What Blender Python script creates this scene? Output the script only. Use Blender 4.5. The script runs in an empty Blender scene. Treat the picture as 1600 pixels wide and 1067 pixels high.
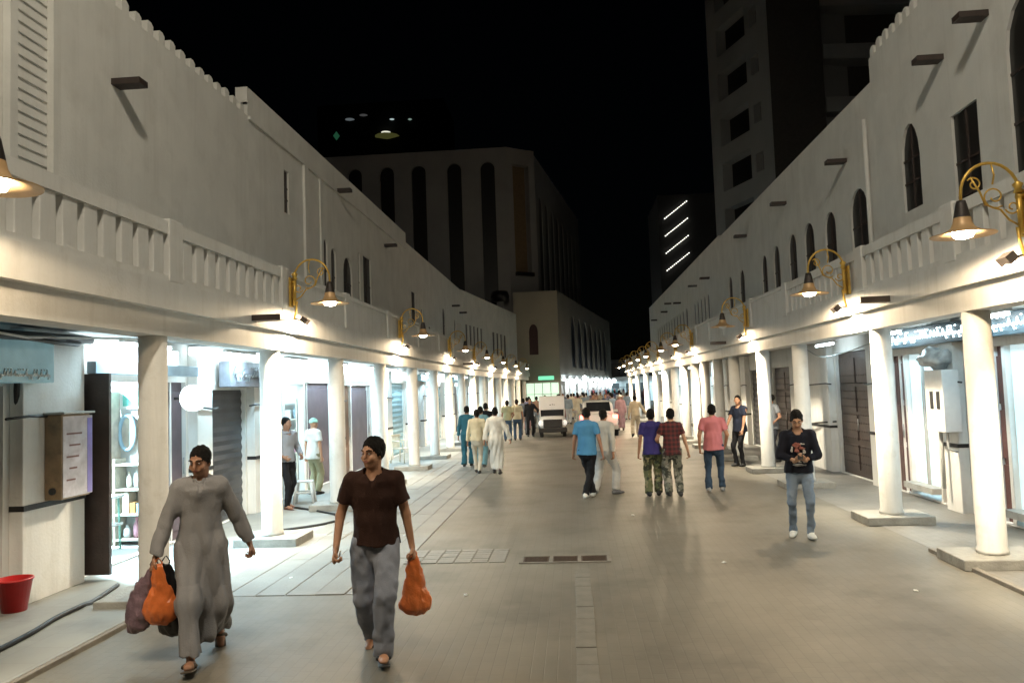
import bpy, bmesh, math, random
import numpy as np
from mathutils import Vector, Matrix
from mathutils.geometry import tessellate_polygon
R = math.radians; PI = math.pi
rnd = random.Random(7)
sc = bpy.context.scene; COL = sc.collection

# ---------------- camera, world, light, exposure ----------------
cam = bpy.data.cameras.new('camera'); camo = bpy.data.objects.new('camera', cam); COL.objects.link(camo)
cam.sensor_width = 36; cam.lens = 1230 / 1600 * 36; cam.clip_start = .05; cam.clip_end = 3000
camo.matrix_world = Matrix.Translation((0, 0, 2.12)) @ Matrix.Rotation(R(4.288), 4, 'Z') @ Matrix.Rotation(R(93.526), 4, 'X') @ Matrix.Rotation(-.035, 4, 'Z')
sc.camera = camo
w = bpy.data.worlds.new('World'); sc.world = w; w.use_nodes = True
nt = w.node_tree; bg = nt.nodes['Background']
sky = nt.nodes.new('ShaderNodeTexSky'); sky.sky_type = 'NISHITA'; sky.sun_disc = False
sky.sun_elevation = R(12); sky.sun_rotation = R(180); nt.links.new(sky.outputs[0], bg.inputs[0]); bg.inputs[1].default_value = .00012
sun = bpy.data.lights.new('moon', 'SUN'); sun.energy = .004; sun.angle = R(.5); sun.color = (.8, .88, 1)
suno = bpy.data.objects.new('moon', sun); COL.objects.link(suno); suno.rotation_euler = (R(50), 0, R(-10))
vs = sc.view_settings; vs.view_transform = 'Standard'; vs.look = 'None'; vs.exposure = .25; vs.gamma = 1; vs.use_curve_mapping = False
sc.cycles.max_bounces = 6; sc.cycles.diffuse_bounces = 4; sc.cycles.glossy_bounces = 3; sc.cycles.transparent_max_bounces = 6
sc.cycles.sample_clamp_indirect = 4; sc.cycles.use_denoising = True; sc.cycles.caustics_reflective = False; sc.cycles.caustics_refractive = False

# ---------------- materials ----------------
MATS = {}
def mat(name, c, rough=.6, metal=0, var=.12, ns=6, bump=.15, bs=40, emit=None, es=0, wear=None, wearc=None, spec=.5, coat=0, streak=None):
    if name in MATS: return MATS[name]
    m = bpy.data.materials.new(name); m.use_nodes = True; n = m.node_tree.nodes; l = m.node_tree.links
    b = n['Principled BSDF']; b.inputs['Roughness'].default_value = rough; b.inputs['Metallic'].default_value = metal
    b.inputs['Specular IOR Level'].default_value = spec; b.inputs['Coat Weight'].default_value = coat
    tc = n.new('ShaderNodeTexCoord'); no = n.new('ShaderNodeTexNoise'); no.inputs['Scale'].default_value = ns; no.inputs['Detail'].default_value = 6
    l.new(tc.outputs['Object'], no.inputs['Vector'])
    r = n.new('ShaderNodeMapRange'); r.inputs[1].default_value = .3; r.inputs[2].default_value = .7; r.inputs[3].default_value = 1 - var; r.inputs[4].default_value = 1 + var
    l.new(no.outputs[0], r.inputs[0])
    mx = n.new('ShaderNodeVectorMath'); mx.operation = 'SCALE'; mx.inputs[0].default_value = c[:3]; l.new(r.outputs[0], mx.inputs['Scale'])
    out = mx.outputs[0]
    if wear:
        n2 = n.new('ShaderNodeTexNoise'); n2.inputs['Scale'].default_value = wear; n2.inputs['Detail'].default_value = 9; n2.inputs['Roughness'].default_value = .65
        l.new(tc.outputs['Object'], n2.inputs['Vector'])
        r2 = n.new('ShaderNodeMapRange'); r2.inputs[1].default_value = .52; r2.inputs[2].default_value = .72; r2.inputs[3].default_value = 0; r2.inputs[4].default_value = .55
        l.new(n2.outputs[0], r2.inputs[0]); mm = n.new('ShaderNodeMix'); mm.data_type = 'RGBA'
        l.new(r2.outputs[0], mm.inputs[0]); l.new(out, mm.inputs[6]); mm.inputs[7].default_value = (*(wearc or [v * .5 for v in c[:3]]), 1); out = mm.outputs[2]
    if streak:      # rain streaks and grime running down
        mp = n.new('ShaderNodeMapping'); mp.inputs['Scale'].default_value = (2.4, 2.4, .16); l.new(tc.outputs['Object'], mp.inputs['Vector']); n5 = n.new('ShaderNodeTexNoise'); n5.inputs['Scale'].default_value = 1.6; n5.inputs['Detail'].default_value = 8; n5.inputs['Roughness'].default_value = .7; l.new(mp.outputs[0], n5.inputs['Vector'])
        r5 = n.new('ShaderNodeMapRange'); r5.inputs[1].default_value = .5; r5.inputs[2].default_value = .75; r5.inputs[4].default_value = streak; l.new(n5.outputs[0], r5.inputs[0]); m5 = n.new('ShaderNodeMix'); m5.data_type = 'RGBA'; l.new(r5.outputs[0], m5.inputs[0]); l.new(out, m5.inputs[6]); m5.inputs[7].default_value = (c[0] * .45, c[1] * .42, c[2] * .36, 1); out = m5.outputs[2]
    l.new(out, b.inputs['Base Color'])
    if bump:
        nb = n.new('ShaderNodeTexNoise'); nb.inputs['Scale'].default_value = bs; nb.inputs['Detail'].default_value = 4; l.new(tc.outputs['Object'], nb.inputs['Vector'])
        bp = n.new('ShaderNodeBump'); bp.inputs['Strength'].default_value = bump; bp.inputs['Distance'].default_value = .02; l.new(nb.outputs[0], bp.inputs['Height']); l.new(bp.outputs[0], b.inputs['Normal'])
    if emit: b.inputs['Emission Color'].default_value = (*emit, 1); b.inputs['Emission Strength'].default_value = es
    MATS[name] = m; return m
def stone_mat(name, c1, c2, scale=1, bw=.2, bh=.1, mort=.006, rough=.5):
    m = mat(name, c1, rough, var=.16, ns=.7, bump=0, wear=.9, wearc=[v * .5 for v in c1]); n = m.node_tree.nodes; l = m.node_tree.links
    b = n['Principled BSDF']; src = b.inputs['Base Color'].links[0].from_socket
    tc = [x for x in n if x.type == 'TEX_COORD'][0]
    mp = n.new('ShaderNodeMapping'); mp.inputs['Rotation'].default_value = (0, 0, R(90)); l.new(tc.outputs['Object'], mp.inputs['Vector'])
    br = n.new('ShaderNodeTexBrick'); br.inputs['Scale'].default_value = 1; br.inputs['Brick Width'].default_value = bw; br.inputs['Row Height'].default_value = bh
    br.inputs['Mortar Size'].default_value = mort; br.inputs['Mortar Smooth'].default_value = .4; br.inputs['Color1'].default_value = (1, 1, 1, 1); br.inputs['Color2'].default_value = (.93, .93, .93, 1); br.inputs['Mortar'].default_value = (.85, .85, .85, 1)
    l.new(mp.outputs[0], br.inputs['Vector'])
    mu = n.new('ShaderNodeMix'); mu.data_type = 'RGBA'; mu.blend_type = 'MULTIPLY'; mu.inputs[0].default_value = 1; l.new(src, mu.inputs[6]); l.new(br.outputs[0], mu.inputs[7]); l.new(mu.outputs[2], b.inputs['Base Color'])
    nb = n.new('ShaderNodeTexNoise'); nb.inputs['Scale'].default_value = 60; nb.inputs['Detail'].default_value = 6; l.new(tc.outputs['Object'], nb.inputs['Vector'])
    ad = n.new('ShaderNodeMath'); ad.operation = 'MULTIPLY_ADD'; l.new(nb.outputs[0], ad.inputs[0]); ad.inputs[1].default_value = .5
    iv = n.new('ShaderNodeMath'); iv.operation = 'SUBTRACT'; iv.inputs[0].default_value = 1; l.new(br.outputs[1], iv.inputs[1]); l.new(iv.outputs[0], ad.inputs[2])
    bp = n.new('ShaderNodeBump'); bp.inputs['Strength'].default_value = .25; bp.inputs['Distance'].default_value = .006; l.new(ad.outputs[0], bp.inputs['Height']); l.new(bp.outputs[0], b.inputs['Normal'])
    ro = n.new('ShaderNodeMapRange'); ro.inputs[3].default_value = rough - .12; ro.inputs[4].default_value = rough + .15; n3 = [x for x in n if x.type == 'TEX_NOISE'][1]; l.new(n3.outputs[0], ro.inputs[0]); l.new(ro.outputs[0], b.inputs['Roughness'])
    return m
plaster = mat('plaster', (.72, .71, .67), .85, var=.07, ns=1.2, bump=.3, bs=25, wear=1.7, wearc=(.60, .585, .54), streak=.2)
plaster2 = mat('plaster_bright', (.74, .73, .7), .8, var=.04, ns=2, bump=.2, bs=30, wear=3, wearc=(.62, .6, .54), streak=.3)
colpaint = mat('column_paint', (.78, .77, .73), .7, var=.05, ns=3, bump=.15, bs=30, wear=5, wearc=(.58, .55, .48), streak=.3)
paving = stone_mat('paving', (.165, .15, .12), None)
pavL = stone_mat('walk_paving', (.28, .28, .26), None, bw=.4, bh=.4); pavR = stone_mat('walk_paving_right', (.2, .19, .17), None)
slabm = mat('slab_stone', (.215, .205, .18), .5, var=.15, ns=2, bump=.3, bs=40, wear=3, wearc=(.2, .2, .19))
basem = mat('base_stone', (.3, .29, .26), .6, var=.18, ns=5, bump=.4, bs=30, wear=6, wearc=(.16, .15, .13))
darkstone = mat('kerb_stone', (.2, .18, .15), .7, var=.2, ns=5, bump=.4, bs=30)
wood = mat('dark_wood', (.045, .03, .025), .5, var=.3, ns=4, bump=.3, bs=30)
redwood = mat('red_brown_door', (.09, .035, .03), .45, var=.25, ns=5, bump=.2, bs=30)
purple = mat('mauve_door', (.10, .075, .09), .5, var=.2, ns=3, bump=.2)
shutter = mat('grey_shutter', (.07, .07, .075), .4, metal=.5, var=.15, ns=3, bump=.1)
darkpane = mat('dark_pane', (.012, .011, .01), .35, var=.2, ns=4, bump=0)
gold = mat('gold_paint', (.66, .42, .09), .38, metal=.55, var=.15, ns=20, bump=.1)
darkmetal = mat('dark_metal', (.06, .05, .045), .5, metal=.6, var=.2, ns=10, bump=.1)
shadein = mat('shade_inside', (.62, .40, .2), .45, metal=.2, var=.1, ns=10, bump=.05)
bulbm = mat('bulb_glow', (1, 1, 1), emit=(1, .88, .66), es=40, bump=0)
floodm = mat('flood_glow', (1, 1, 1), emit=(1, .85, .6), es=30, bump=0)
tubem = mat('tube_glow', (1, 1, 1), emit=(.8, .95, 1), es=22, bump=0)
signlit = mat('sign_lit', (.9, .9, .9), emit=(.78, .95, 1), es=3.2, bump=0)
signdim = mat('sign_dim', (.3, .42, .45), .25, emit=(.4, .75, .85), es=.12, bump=0)
steelm = mat('steel', (.4, .41, .42), .35, metal=.8, var=.1, ns=10, bump=.05)
greym = mat('grey_paint', (.42, .42, .4), .55, var=.1, ns=8, bump=.1, wear=6, wearc=(.2, .17, .13))
black = mat('black_rubber', (.015, .015, .015), .55, var=.2, ns=10, bump=.1)
whitep = mat('white_plastic', (.78, .78, .76), .35, var=.04, ns=10, bump=0)
redp = mat('red_plastic', (.5, .02, .02), .35, var=.1, ns=10, bump=0)
paper = mat('paper', (.8, .8, .78), .8, var=.04, ns=10, bump=0)
roomw = mat('room_wall', (.8, .8, .78), .6, var=.03, ns=3, bump=0)
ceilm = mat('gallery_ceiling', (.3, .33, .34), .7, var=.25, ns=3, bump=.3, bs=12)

# ---------------- mesh helpers ----------------
def tag(o, label=None, cat=None, group=None, kind=None):
    for k, v in (('label', label), ('category', cat), ('group', group), ('kind', kind)):
        if v: o[k] = v
    return o
def thing(name, label, cat, loc=(0, 0, 0), rz=0, group=None):
    o = bpy.data.objects.new(name, None); COL.objects.link(o); o.location = loc; o.rotation_euler = (0, 0, rz); o.empty_display_size = .2
    return tag(o, label, cat, group)
class MB:
    def __init__(s): s.v = []; s.f = []; s.m = []; s.sm = []
    def add(s, vs, fs, m=0, sm=False):
        k = len(s.v); s.v += [tuple(p) for p in vs]; s.f += [tuple(i + k for i in f) for f in fs]; s.m += [m] * len(fs); s.sm += [sm] * len(fs); return s
    def box(s, x0, x1, y0, y1, z0, z1, m=0, M=None):
        x0, x1 = sorted((x0, x1)); y0, y1 = sorted((y0, y1)); z0, z1 = sorted((z0, z1))
        vs = [Vector((x, y, z)) for z in (z0, z1) for y in (y0, y1) for x in (x0, x1)]
        if M: vs = [M @ v for v in vs]
        return s.add(vs, [(0, 2, 3, 1), (4, 5, 7, 6), (0, 1, 5, 4), (2, 6, 7, 3), (0, 4, 6, 2), (1, 3, 7, 5)], m)
    def lathe(s, prof, c=(0, 0, 0), seg=20, m=0, sm=True, M=None, cap=True):
        vs = []; n = len(prof)
        for r, z in prof:
            for k in range(seg):
                a = 2 * PI * k / seg; vs.append(Vector((c[0] + r * math.cos(a), c[1] + r * math.sin(a), c[2] + z)))
        fs = [(i * seg + k, i * seg + (k + 1) % seg, (i + 1) * seg + (k + 1) % seg, (i + 1) * seg + k) for i in range(n - 1) for k in range(seg)]
        if M: vs = [M @ v for v in vs]
        s.add(vs, fs, m, sm)
        if cap:
            k0 = len(s.v) - n * seg
            for i, rev in ((0, True), (n - 1, False)):
                if prof[i][0] > 1e-4:
                    f = tuple(k0 + i * seg + k for k in range(seg)); s.f.append(f[::-1] if rev else f); s.m.append(m); s.sm.append(False)
        return s
    def tube(s, pts, r, seg=8, m=0, closed=False):
        pts = [Vector(p) for p in pts]; n = len(pts); vs = []; rr = r if isinstance(r, (list, tuple)) else [r] * n
        up = None
        for i, p in enumerate(pts):
            t = (pts[(i + 1) % n if closed else min(i + 1, n - 1)] - pts[i - 1 if (closed or i) else 0]).normalized()
            if up is None: up = t.orthogonal().normalized()
            up = (up - t * up.dot(t)).normalized() if (up - t * up.dot(t)).length > 1e-6 else t.orthogonal().normalized()
            sd = t.cross(up)
            for k in range(seg):
                a = 2 * PI * k / seg; vs.append(p + rr[i] * (math.cos(a) * up + math.sin(a) * sd))
        fs = [(i * seg + k, i * seg + (k + 1) % seg, ((i + 1) % n) * seg + (k + 1) % seg, ((i + 1) % n) * seg + k) for i in range(n if closed else n - 1) for k in range(seg)]
        s.add(vs, fs, m, True)
        if not closed:
            k0 = len(s.v) - n * seg; s.f += [tuple(k0 + k for k in range(seg))[::-1], tuple(k0 + (n - 1) * seg + k for k in range(seg))]; s.m += [m] * 2; s.sm += [False] * 2
        return s
    def prism(s, poly, fn, m=0):   # poly: 2D points; fn(u, v, w) -> 3D with w in (0, 1)
        n = len(poly); vs = [fn(u, v, 0) for u, v in poly] + [fn(u, v, 1) for u, v in poly]
        return s.add(vs, [tuple(range(n))[::-1], tuple(range(n, 2 * n))] + [(i, (i + 1) % n, n + (i + 1) % n, n + i) for i in range(n)], m)
    def build(s, name, mats, parent=None, world=False, bevel=0, fix=True):
        me = bpy.data.meshes.new(name); vs = s.v
        if world and parent is not None: q = parent.location; vs = [(v[0] - q[0], v[1] - q[1], v[2] - q[2]) for v in vs]
        me.from_pydata(vs, [], s.f)
        if not isinstance(mats, (list, tuple)): mats = [mats]
        for m in mats: me.materials.append(m)
        me.polygons.foreach_set('material_index', s.m); me.polygons.foreach_set('use_smooth', s.sm); me.update()
        if fix:
            bm = bmesh.new(); bm.from_mesh(me); bmesh.ops.recalc_face_normals(bm, faces=bm.faces); bm.to_mesh(me); bm.free()
        o = bpy.data.objects.new(name, me); COL.objects.link(o); o.parent = parent
        if bevel: b = o.modifiers.new('bevel', 'BEVEL'); b.width = bevel; b.segments = 2; b.limit_method = 'ANGLE'
        return o
def rep(o, parent, dloc, rz=0):
    c = o.copy(); COL.objects.link(c); c.parent = parent; c.location = Vector(o.location) + Vector(dloc); c.rotation_euler = (0, 0, o.rotation_euler[2] + rz); return c
def struct(mb, name, m, **k): return tag(mb.build(name, m, **k), kind='structure')
def copy_tree(o, parent=None):
    c = o.copy(); COL.objects.link(c); c.parent = parent
    for ch in list(o.children): copy_tree(ch, c)
    return c
def lamp(name, kind, loc, W, c, parent=None, size=.05, rot=None, spot=None, blend=.5, sx=None):
    L = bpy.data.lights.new(name, kind); L.energy = W; L.color = c
    if kind in ('POINT', 'SPOT'): L.shadow_soft_size = size
    if kind == 'SPOT': L.spot_size = spot; L.spot_blend = blend
    if kind == 'AREA': L.shape = 'RECTANGLE'; L.size = size; L.size_y = sx
    o = bpy.data.objects.new(name, L); COL.objects.link(o); o.location = loc; o.parent = parent
    if rot is not None: o.rotation_euler = rot
    return o
ORD = ['nearest', 'second', 'third', 'fourth', 'fifth', 'sixth', 'seventh', 'eighth', 'ninth', 'tenth', 'eleventh', 'twelfth', 'thirteenth', 'fourteenth', 'fifteenth']

# ---------------- facade with real openings ----------------
def hole(kind, c, wd, z0, z1):
    a, b = c - wd / 2, c + wd / 2
    if kind == 'rect': return [(a, z0), (b, z0), (b, z1), (a, z1)]
    h = wd / 2 * (1.0 if kind == 'arch' else 1.75); zs = z1 - h; pts = [(a, z0), (b, z0)]
    n = 8
    if kind == 'arch':
        for i in range(n + 1): t = PI * i / n; pts.append((c + wd / 2 * math.cos(t), zs + h * math.sin(t)))
    else:
        for i in range(n // 2 + 1): t = i / (n // 2); pts.append((b - wd / 2 * t ** 1.6, zs + h * math.sin(t * PI / 2) ** .9 if t < 1 else z1))
        for i in range(n // 2 - 1, -1, -1): t = i / (n // 2); pts.append((a + wd / 2 * t ** 1.6, zs + h * math.sin(t * PI / 2) ** .9))
    return pts
class Frame:
    def __init__(s, O, u, n): s.O = Vector(O); s.u = Vector(u).normalized(); s.n = Vector(n).normalized()
    def __call__(s, a, z, d=0): return s.O + s.u * a + Vector((0, 0, z)) + s.n * d
def facade(mb, F, outline, holes, depth, m=0):
    loops = [outline] + holes; flat = [p for lp in loops for p in lp]
    tris = tessellate_polygon([[Vector((p[0], p[1], 0)) for p in lp] for lp in loops])
    mb.add([F(*p) for p in flat], [tuple(t) for t in tris], m)
    for lp in holes:
        n = len(lp); mb.add([F(*p) for p in lp] + [F(p[0], p[1], -depth) for p in lp], [(i, (i + 1) % n, n + (i + 1) % n, n + i) for i in range(n)], m)
def fbox(mb, F, a0, a1, z0, z1, d0, d1, m=0):
    vs = [F(a, z, d) for d in (d0, d1) for z in (z0, z1) for a in (a0, a1)]
    mb.add(vs, [(0, 2, 3, 1), (4, 5, 7, 6), (0, 1, 5, 4), (2, 6, 7, 3), (0, 4, 6, 2), (1, 3, 7, 5)], m)
def window(F, lp, depth, parent, big=True, pm=None):
    mb = MB(); cu = sum(p[0] for p in lp) / len(lp); z0 = min(p[1] for p in lp); z1 = max(p[1] for p in lp); u0 = min(p[0] for p in lp); u1 = max(p[0] for p in lp)
    mb.add([F(p[0], p[1], -depth + .03) for p in lp], [tuple(range(len(lp)))])
    o = mb.build('window', pm or darkpane, parent, world=True, fix=False)
    if big:
        b = MB(); c = (u0 + u1) / 2
        fbox(b, F, c - .025, c + .025, z0, z1 - .02, -depth + .032, -depth + .05)
        for k in (.33, .6): fbox(b, F, u0 + .01, u1 - .01, z0 + (z1 - z0) * k - .02, z0 + (z1 - z0) * k + .02, -depth + .033, -depth + .048)
        q = b.build('mullion', wood, parent, world=True); q.parent = o
    return o

# ---------------- street ----------------
g = MB(); g.add([(-400, -60, -.012), (400, -60, -.012), (400, 900, -.012), (-400, 900, -.012)], [(0, 1, 2, 3)])
struct(g, 'ground', mat('ground', (.12, .11, .1), .8))
st = MB(); st.add([(-4.62, -8, 0), (7.5, -8, 0), (7.5, 62, 0), (14, 140, 0), (3, 140, 0), (-4.62, 62, 0)], [(0, 1, 2, 3, 4, 5)])
street = struct(st, 'street', paving)
# row of long kerb-like slabs along the left of the street, each a piece
proto = None; sb = MB(); sb.box(-.162, .162, -.898, .898, -.03, .008)
for i in range(6):
    x = -4.0 + i * .33
    for j in range(9):
        y = 9.3 + j * 1.8
        if proto is None: proto = sb.build('paving_slab', slabm, street, bevel=.008); proto.location = (x, y, 0); o = proto
        else: o = rep(proto, street, (0, 0, 0)); o.location = (x, y, rnd.uniform(-.003, .004))
        o.rotation_euler = (rnd.uniform(-.002, .002), rnd.uniform(-.003, .003), rnd.uniform(-.004, .004))
bb = MB(); bb.box(-.085, .085, -.196, .196, -.03, .004); bo = bb.build('channel_block', mat('channel_stone', (.175, .162, .134), .6, var=.15), street, bevel=.003); bo.location = (.03, 4, 0)
for j in range(1, 14):
    o = rep(bo, street, (rnd.uniform(-.004, .004), .4 * j, rnd.uniform(-.002, .003)))
# small patch of pale setts near the slabs
pb = MB(); pb.box(-.1, .1, -.05, .05, -.03, .01); po = pb.build('paving_sett', slabm, street, bevel=.005); po.location = (-2.1, 9.9, 0)
for i in range(6):
    for j in range(7):
        if i or j: rep(po, street, (i * .215, j * .115, rnd.uniform(-.003, .003)))
# raised walkway left front, right strip kerb
wk = MB(); wk.box(-6.12, -4.36, -6, 7.95, -.02, .05); struct(wk, 'walkway', pavL, bevel=.01)
wk = MB(); wk.add([(-6.12, 7.95, .004), (-4.05, 7.95, .004), (-4.05, 62, .004), (-6.12, 62, .004)], [(0, 1, 2, 3)]); struct(wk, 'walkway', pavL)
wk = MB(); wk.add([(4.3, -6, .004), (6.3, -6, .004), (6.3, 60, .004), (4.3, 60, .004)], [(0, 1, 2, 3)]); struct(wk, 'walkway', pavR)
kb = MB(); kb.box(4.2, 4.27, 4, 10.0, -.02, .045); struct(kb, 'kerb', darkstone, bevel=.008)
kb = MB(); kb.box(-4.357, -4.31, -6, 7.95, -.02, .044); struct(kb, 'kerb', darkstone, bevel=.008)
# drain grate: a frame with three iron grilles
dg = thing('drain_grate', 'rusty iron drain with three grilles in a stone frame in mid street', 'drain', (-.18, 9.95, 0))
b = MB(); b.box(-.56, .56, -.2, -.16, -.02, .011); b.box(-.56, .56, .16, .2, -.02, .011)
for x in (-.56, -.19, .16, .52): b.box(x, x + .04, -.158, .158, -.02, .0105)
b.build('frame', darkstone, dg)
b = MB()
for k in range(7): b.box(-.14, .14, -.15 + k * .044, -.13 + k * .044, -.02, .009)
b.box(-.158, -.141, -.155, .155, -.02, .0088); b.box(.141, .158, -.155, .155, -.02, .0088); b.box(-.14, .14, -.155, .155, -.02, .002)
go = b.build('grille', mat('rusty_iron', (.07, .045, .03), .7, metal=.4, var=.3, ns=20), dg); go.location = (-.355, 0, 0)
for x in (.005, .36): rep(go, dg, (x + .355, 0, 0))

# ---------------- galleries (arcades) ----------------
def gallery(side, cols, path, bal_to, label):
    s = 1 if side == 'L' else -1                    # s * outward (towards the street)
    x0 = cols[0][0]; th = thing('arcade', label, 'arcade', (x0, cols[0][1], 0))
    proto = None
    for (x, y, base) in cols:
        if proto is None:
            b = MB(); b.lathe([(.165, .12), (.165, .16), (.152, .2), (.146, 2.84)], seg=28); proto = b.build('column', colpaint, th); c = proto
            b = MB(); b.box(-.47, .47, -.36, .36, 0, .12); bs = b.build('base_slab', basem, proto, bevel=.012)
        else: c = copy_tree(proto, th)
        c.location = (x - x0, y - cols[0][1], 0)
        for k in c.children: k.location = (rnd.uniform(-.03, .03), 0, 0); k.rotation_euler = (0, 0, rnd.uniform(-.03, .03))
    # beam along the path
    n = len(path)
    def strip(name, m, d0, d1, z0, z1, p=path, bevel=0):
        mb = MB()
        for i in range(len(p) - 1):
            (xa, ya), (xb, yb) = p[i], p[i + 1]
            vs = [Vector((x + s * d, y, z)) for (x, y) in ((xa, ya), (xb, yb)) for d in (d0, d1) for z in (z0, z1)]
            fs = [(0, 1, 5, 4), (2, 6, 7, 3), (1, 3, 7, 5), (0, 4, 6, 2)]
            if i == 0: fs.append((0, 2, 3, 1))
            if i == len(p) - 2: fs.append((4, 5, 7, 6))
            mb.add(vs, fs)
        return mb.build(name, m, th, world=True)
    strip('beam', plaster2, -.17, .17, 2.83, 3.1)
    strip('cornice', plaster2, -.17, .27, 3.1, 3.4)
    W = 6.1 - 4.5 if side == 'L' else 6.0 - 4.6
    mb = MB()
    for i in range(n - 1):
        (xa, ya), (xb, yb) = path[i], path[i + 1]; xw = -6.09 if side == 'L' else 5.99
        for z0, z1 in ((3.02, 3.34),):
            vs = [Vector((x, y, z)) for (x, y) in ((xa - s * .172, ya), (xb - s * .172, yb)) for z in (z0, z1)]; ve = [Vector((xw + (p[0] - path[0][0] if p[1] > 45 else 0) , p[1], z)) for p in ((xa, ya), (xb, yb)) for z in (z0, z1)]
            mb.add(vs + ve, [(0, 2, 6, 4), (1, 5, 7, 3), (0, 1, 3, 2), (4, 6, 7, 5), (0, 4, 5, 1), (2, 3, 7, 6)])
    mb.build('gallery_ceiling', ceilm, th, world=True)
    # parapet: balusters near, solid farther
    near = [p for p in path if p[1] <= bal_to] ; far = [p for p in path if p[1] >= bal_to]
    strip('parapet_rail', plaster2, .03, .236, 3.92, 4.06, near)
    strip('parapet_foot', plaster2, .03, .24, 3.4, 3.47, near)
    strip('parapet_wall', plaster2, .03, .22, 3.4, 3.98, far)
    strip('parapet_coping', plaster2, .01, .25, 3.98, 4.05, far)
    def xat(y):
        for i in range(n - 1):
            if path[i][1] <= y <= path[i + 1][1]: t = (y - path[i][1]) / (path[i + 1][1] - path[i][1]); return path[i][0] + t * (path[i + 1][0] - path[i][0])
        return path[-1][0]
    b = MB(); b.box(-.07, .07, -.102, .102, 3.47, 3.92); bo = b.build('baluster', plaster2, th, bevel=.01); used = False
    b = MB(); b.box(-.115, .115, -.15, .15, 3.41, 4.09); pt = b.build('parapet_post', plaster2, th, bevel=.012); ptu = False
    posts = [p for p in path if True]
    py = [c[1] + .05 for c in cols if c[1] < 60]
    py = sorted(set([path[0][1] + .2] + py))
    for y in py:
        o = pt if not ptu else rep(pt, th, (0, 0, 0)); ptu = True; o.location = (xat(y) + s * .14 - x0, y - cols[0][1], 0)
    yy = [py[0] - 3.3] + [y for y in py if y <= bal_to + .3]
    for a, c in zip(py, py[1:]):
        if c > bal_to + .3: break
        k = max(2, round((c - a - .34) / .3)); st_ = (c - a - .34) / k
        for i in range(k):
            y = a + .17 + st_ * (i + .5); o = bo if not used else rep(bo, th, (0, 0, 0)); used = True; o.location = (xat(y) + s * .15 - x0, y - cols[0][1], 0)
    return th, xat
LC = [(-4.5, 4.9), (-4.5, 8.16), (-4.5, 11.45), (-4.5, 14.75), (-4.5, 18.2), (-4.5, 21.9), (-4.5, 25.3), (-4.5, 28.4), (-4.48, 31.6), (-4.45, 34.9), (-4.4, 38.2), (-4.32, 41.5), (-4.22, 44.8), (-4.1, 48.2), (-3.95, 51.6), (-3.8, 55), (-3.6, 58.4)]
RC = [(4.7, 6.3), (4.6, 9.3), (4.6, 12.1), (4.57, 16.2), (4.5, 19), (4.47, 22.2), (4.43, 24.4), (4.4, 26.6), (4.38, 28.6), (4.35, 31), (4.33, 33.9), (4.3, 37), (4.28, 41), (4.26, 46), (4.25, 52), (4.25, 58.5)]
LP = [(-4.5, 2), (-4.5, 4.9), (-4.5, 8.16), (-4.5, 11.6), (-4.5, 18.2), (-4.5, 28.4), (-4.45, 34.9), (-4.32, 41.5), (-4.1, 48.2), (-3.8, 55), (-3.5, 60)]
RP = [(4.72, 2), (4.7, 6.3), (4.62, 9.3), (4.61, 12.1), (4.58, 16.2), (4.5, 19), (4.43, 24.4), (4.35, 31), (4.3, 37), (4.26, 46), (4.25, 60)]
GL, xL = gallery('L', [(x, y, 1) for x, y in LC], LP, 11.6, 'long white arcade of round columns with parapet along the left shops')
GR, xR = gallery('R', [(x, y, 1) for x, y in RC], RP, 16.2, 'long white arcade of round columns with balustrade along the right shops')

for th, xat, s_, sp in ((GL, xL, 1, ((10.26, 3.2), (30.5, 3.2))), (GR, xR, -1, ((11.1, 3.18), (21.8, 3.2)))):
    for y, z in sp: x = xat(y) + s_ * .26; b = MB(); b.box(x, x + s_ * .4, y - .1, y + .1, z - .04, z + .04); b.build('rain_spout', wood, th, world=True)
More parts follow.
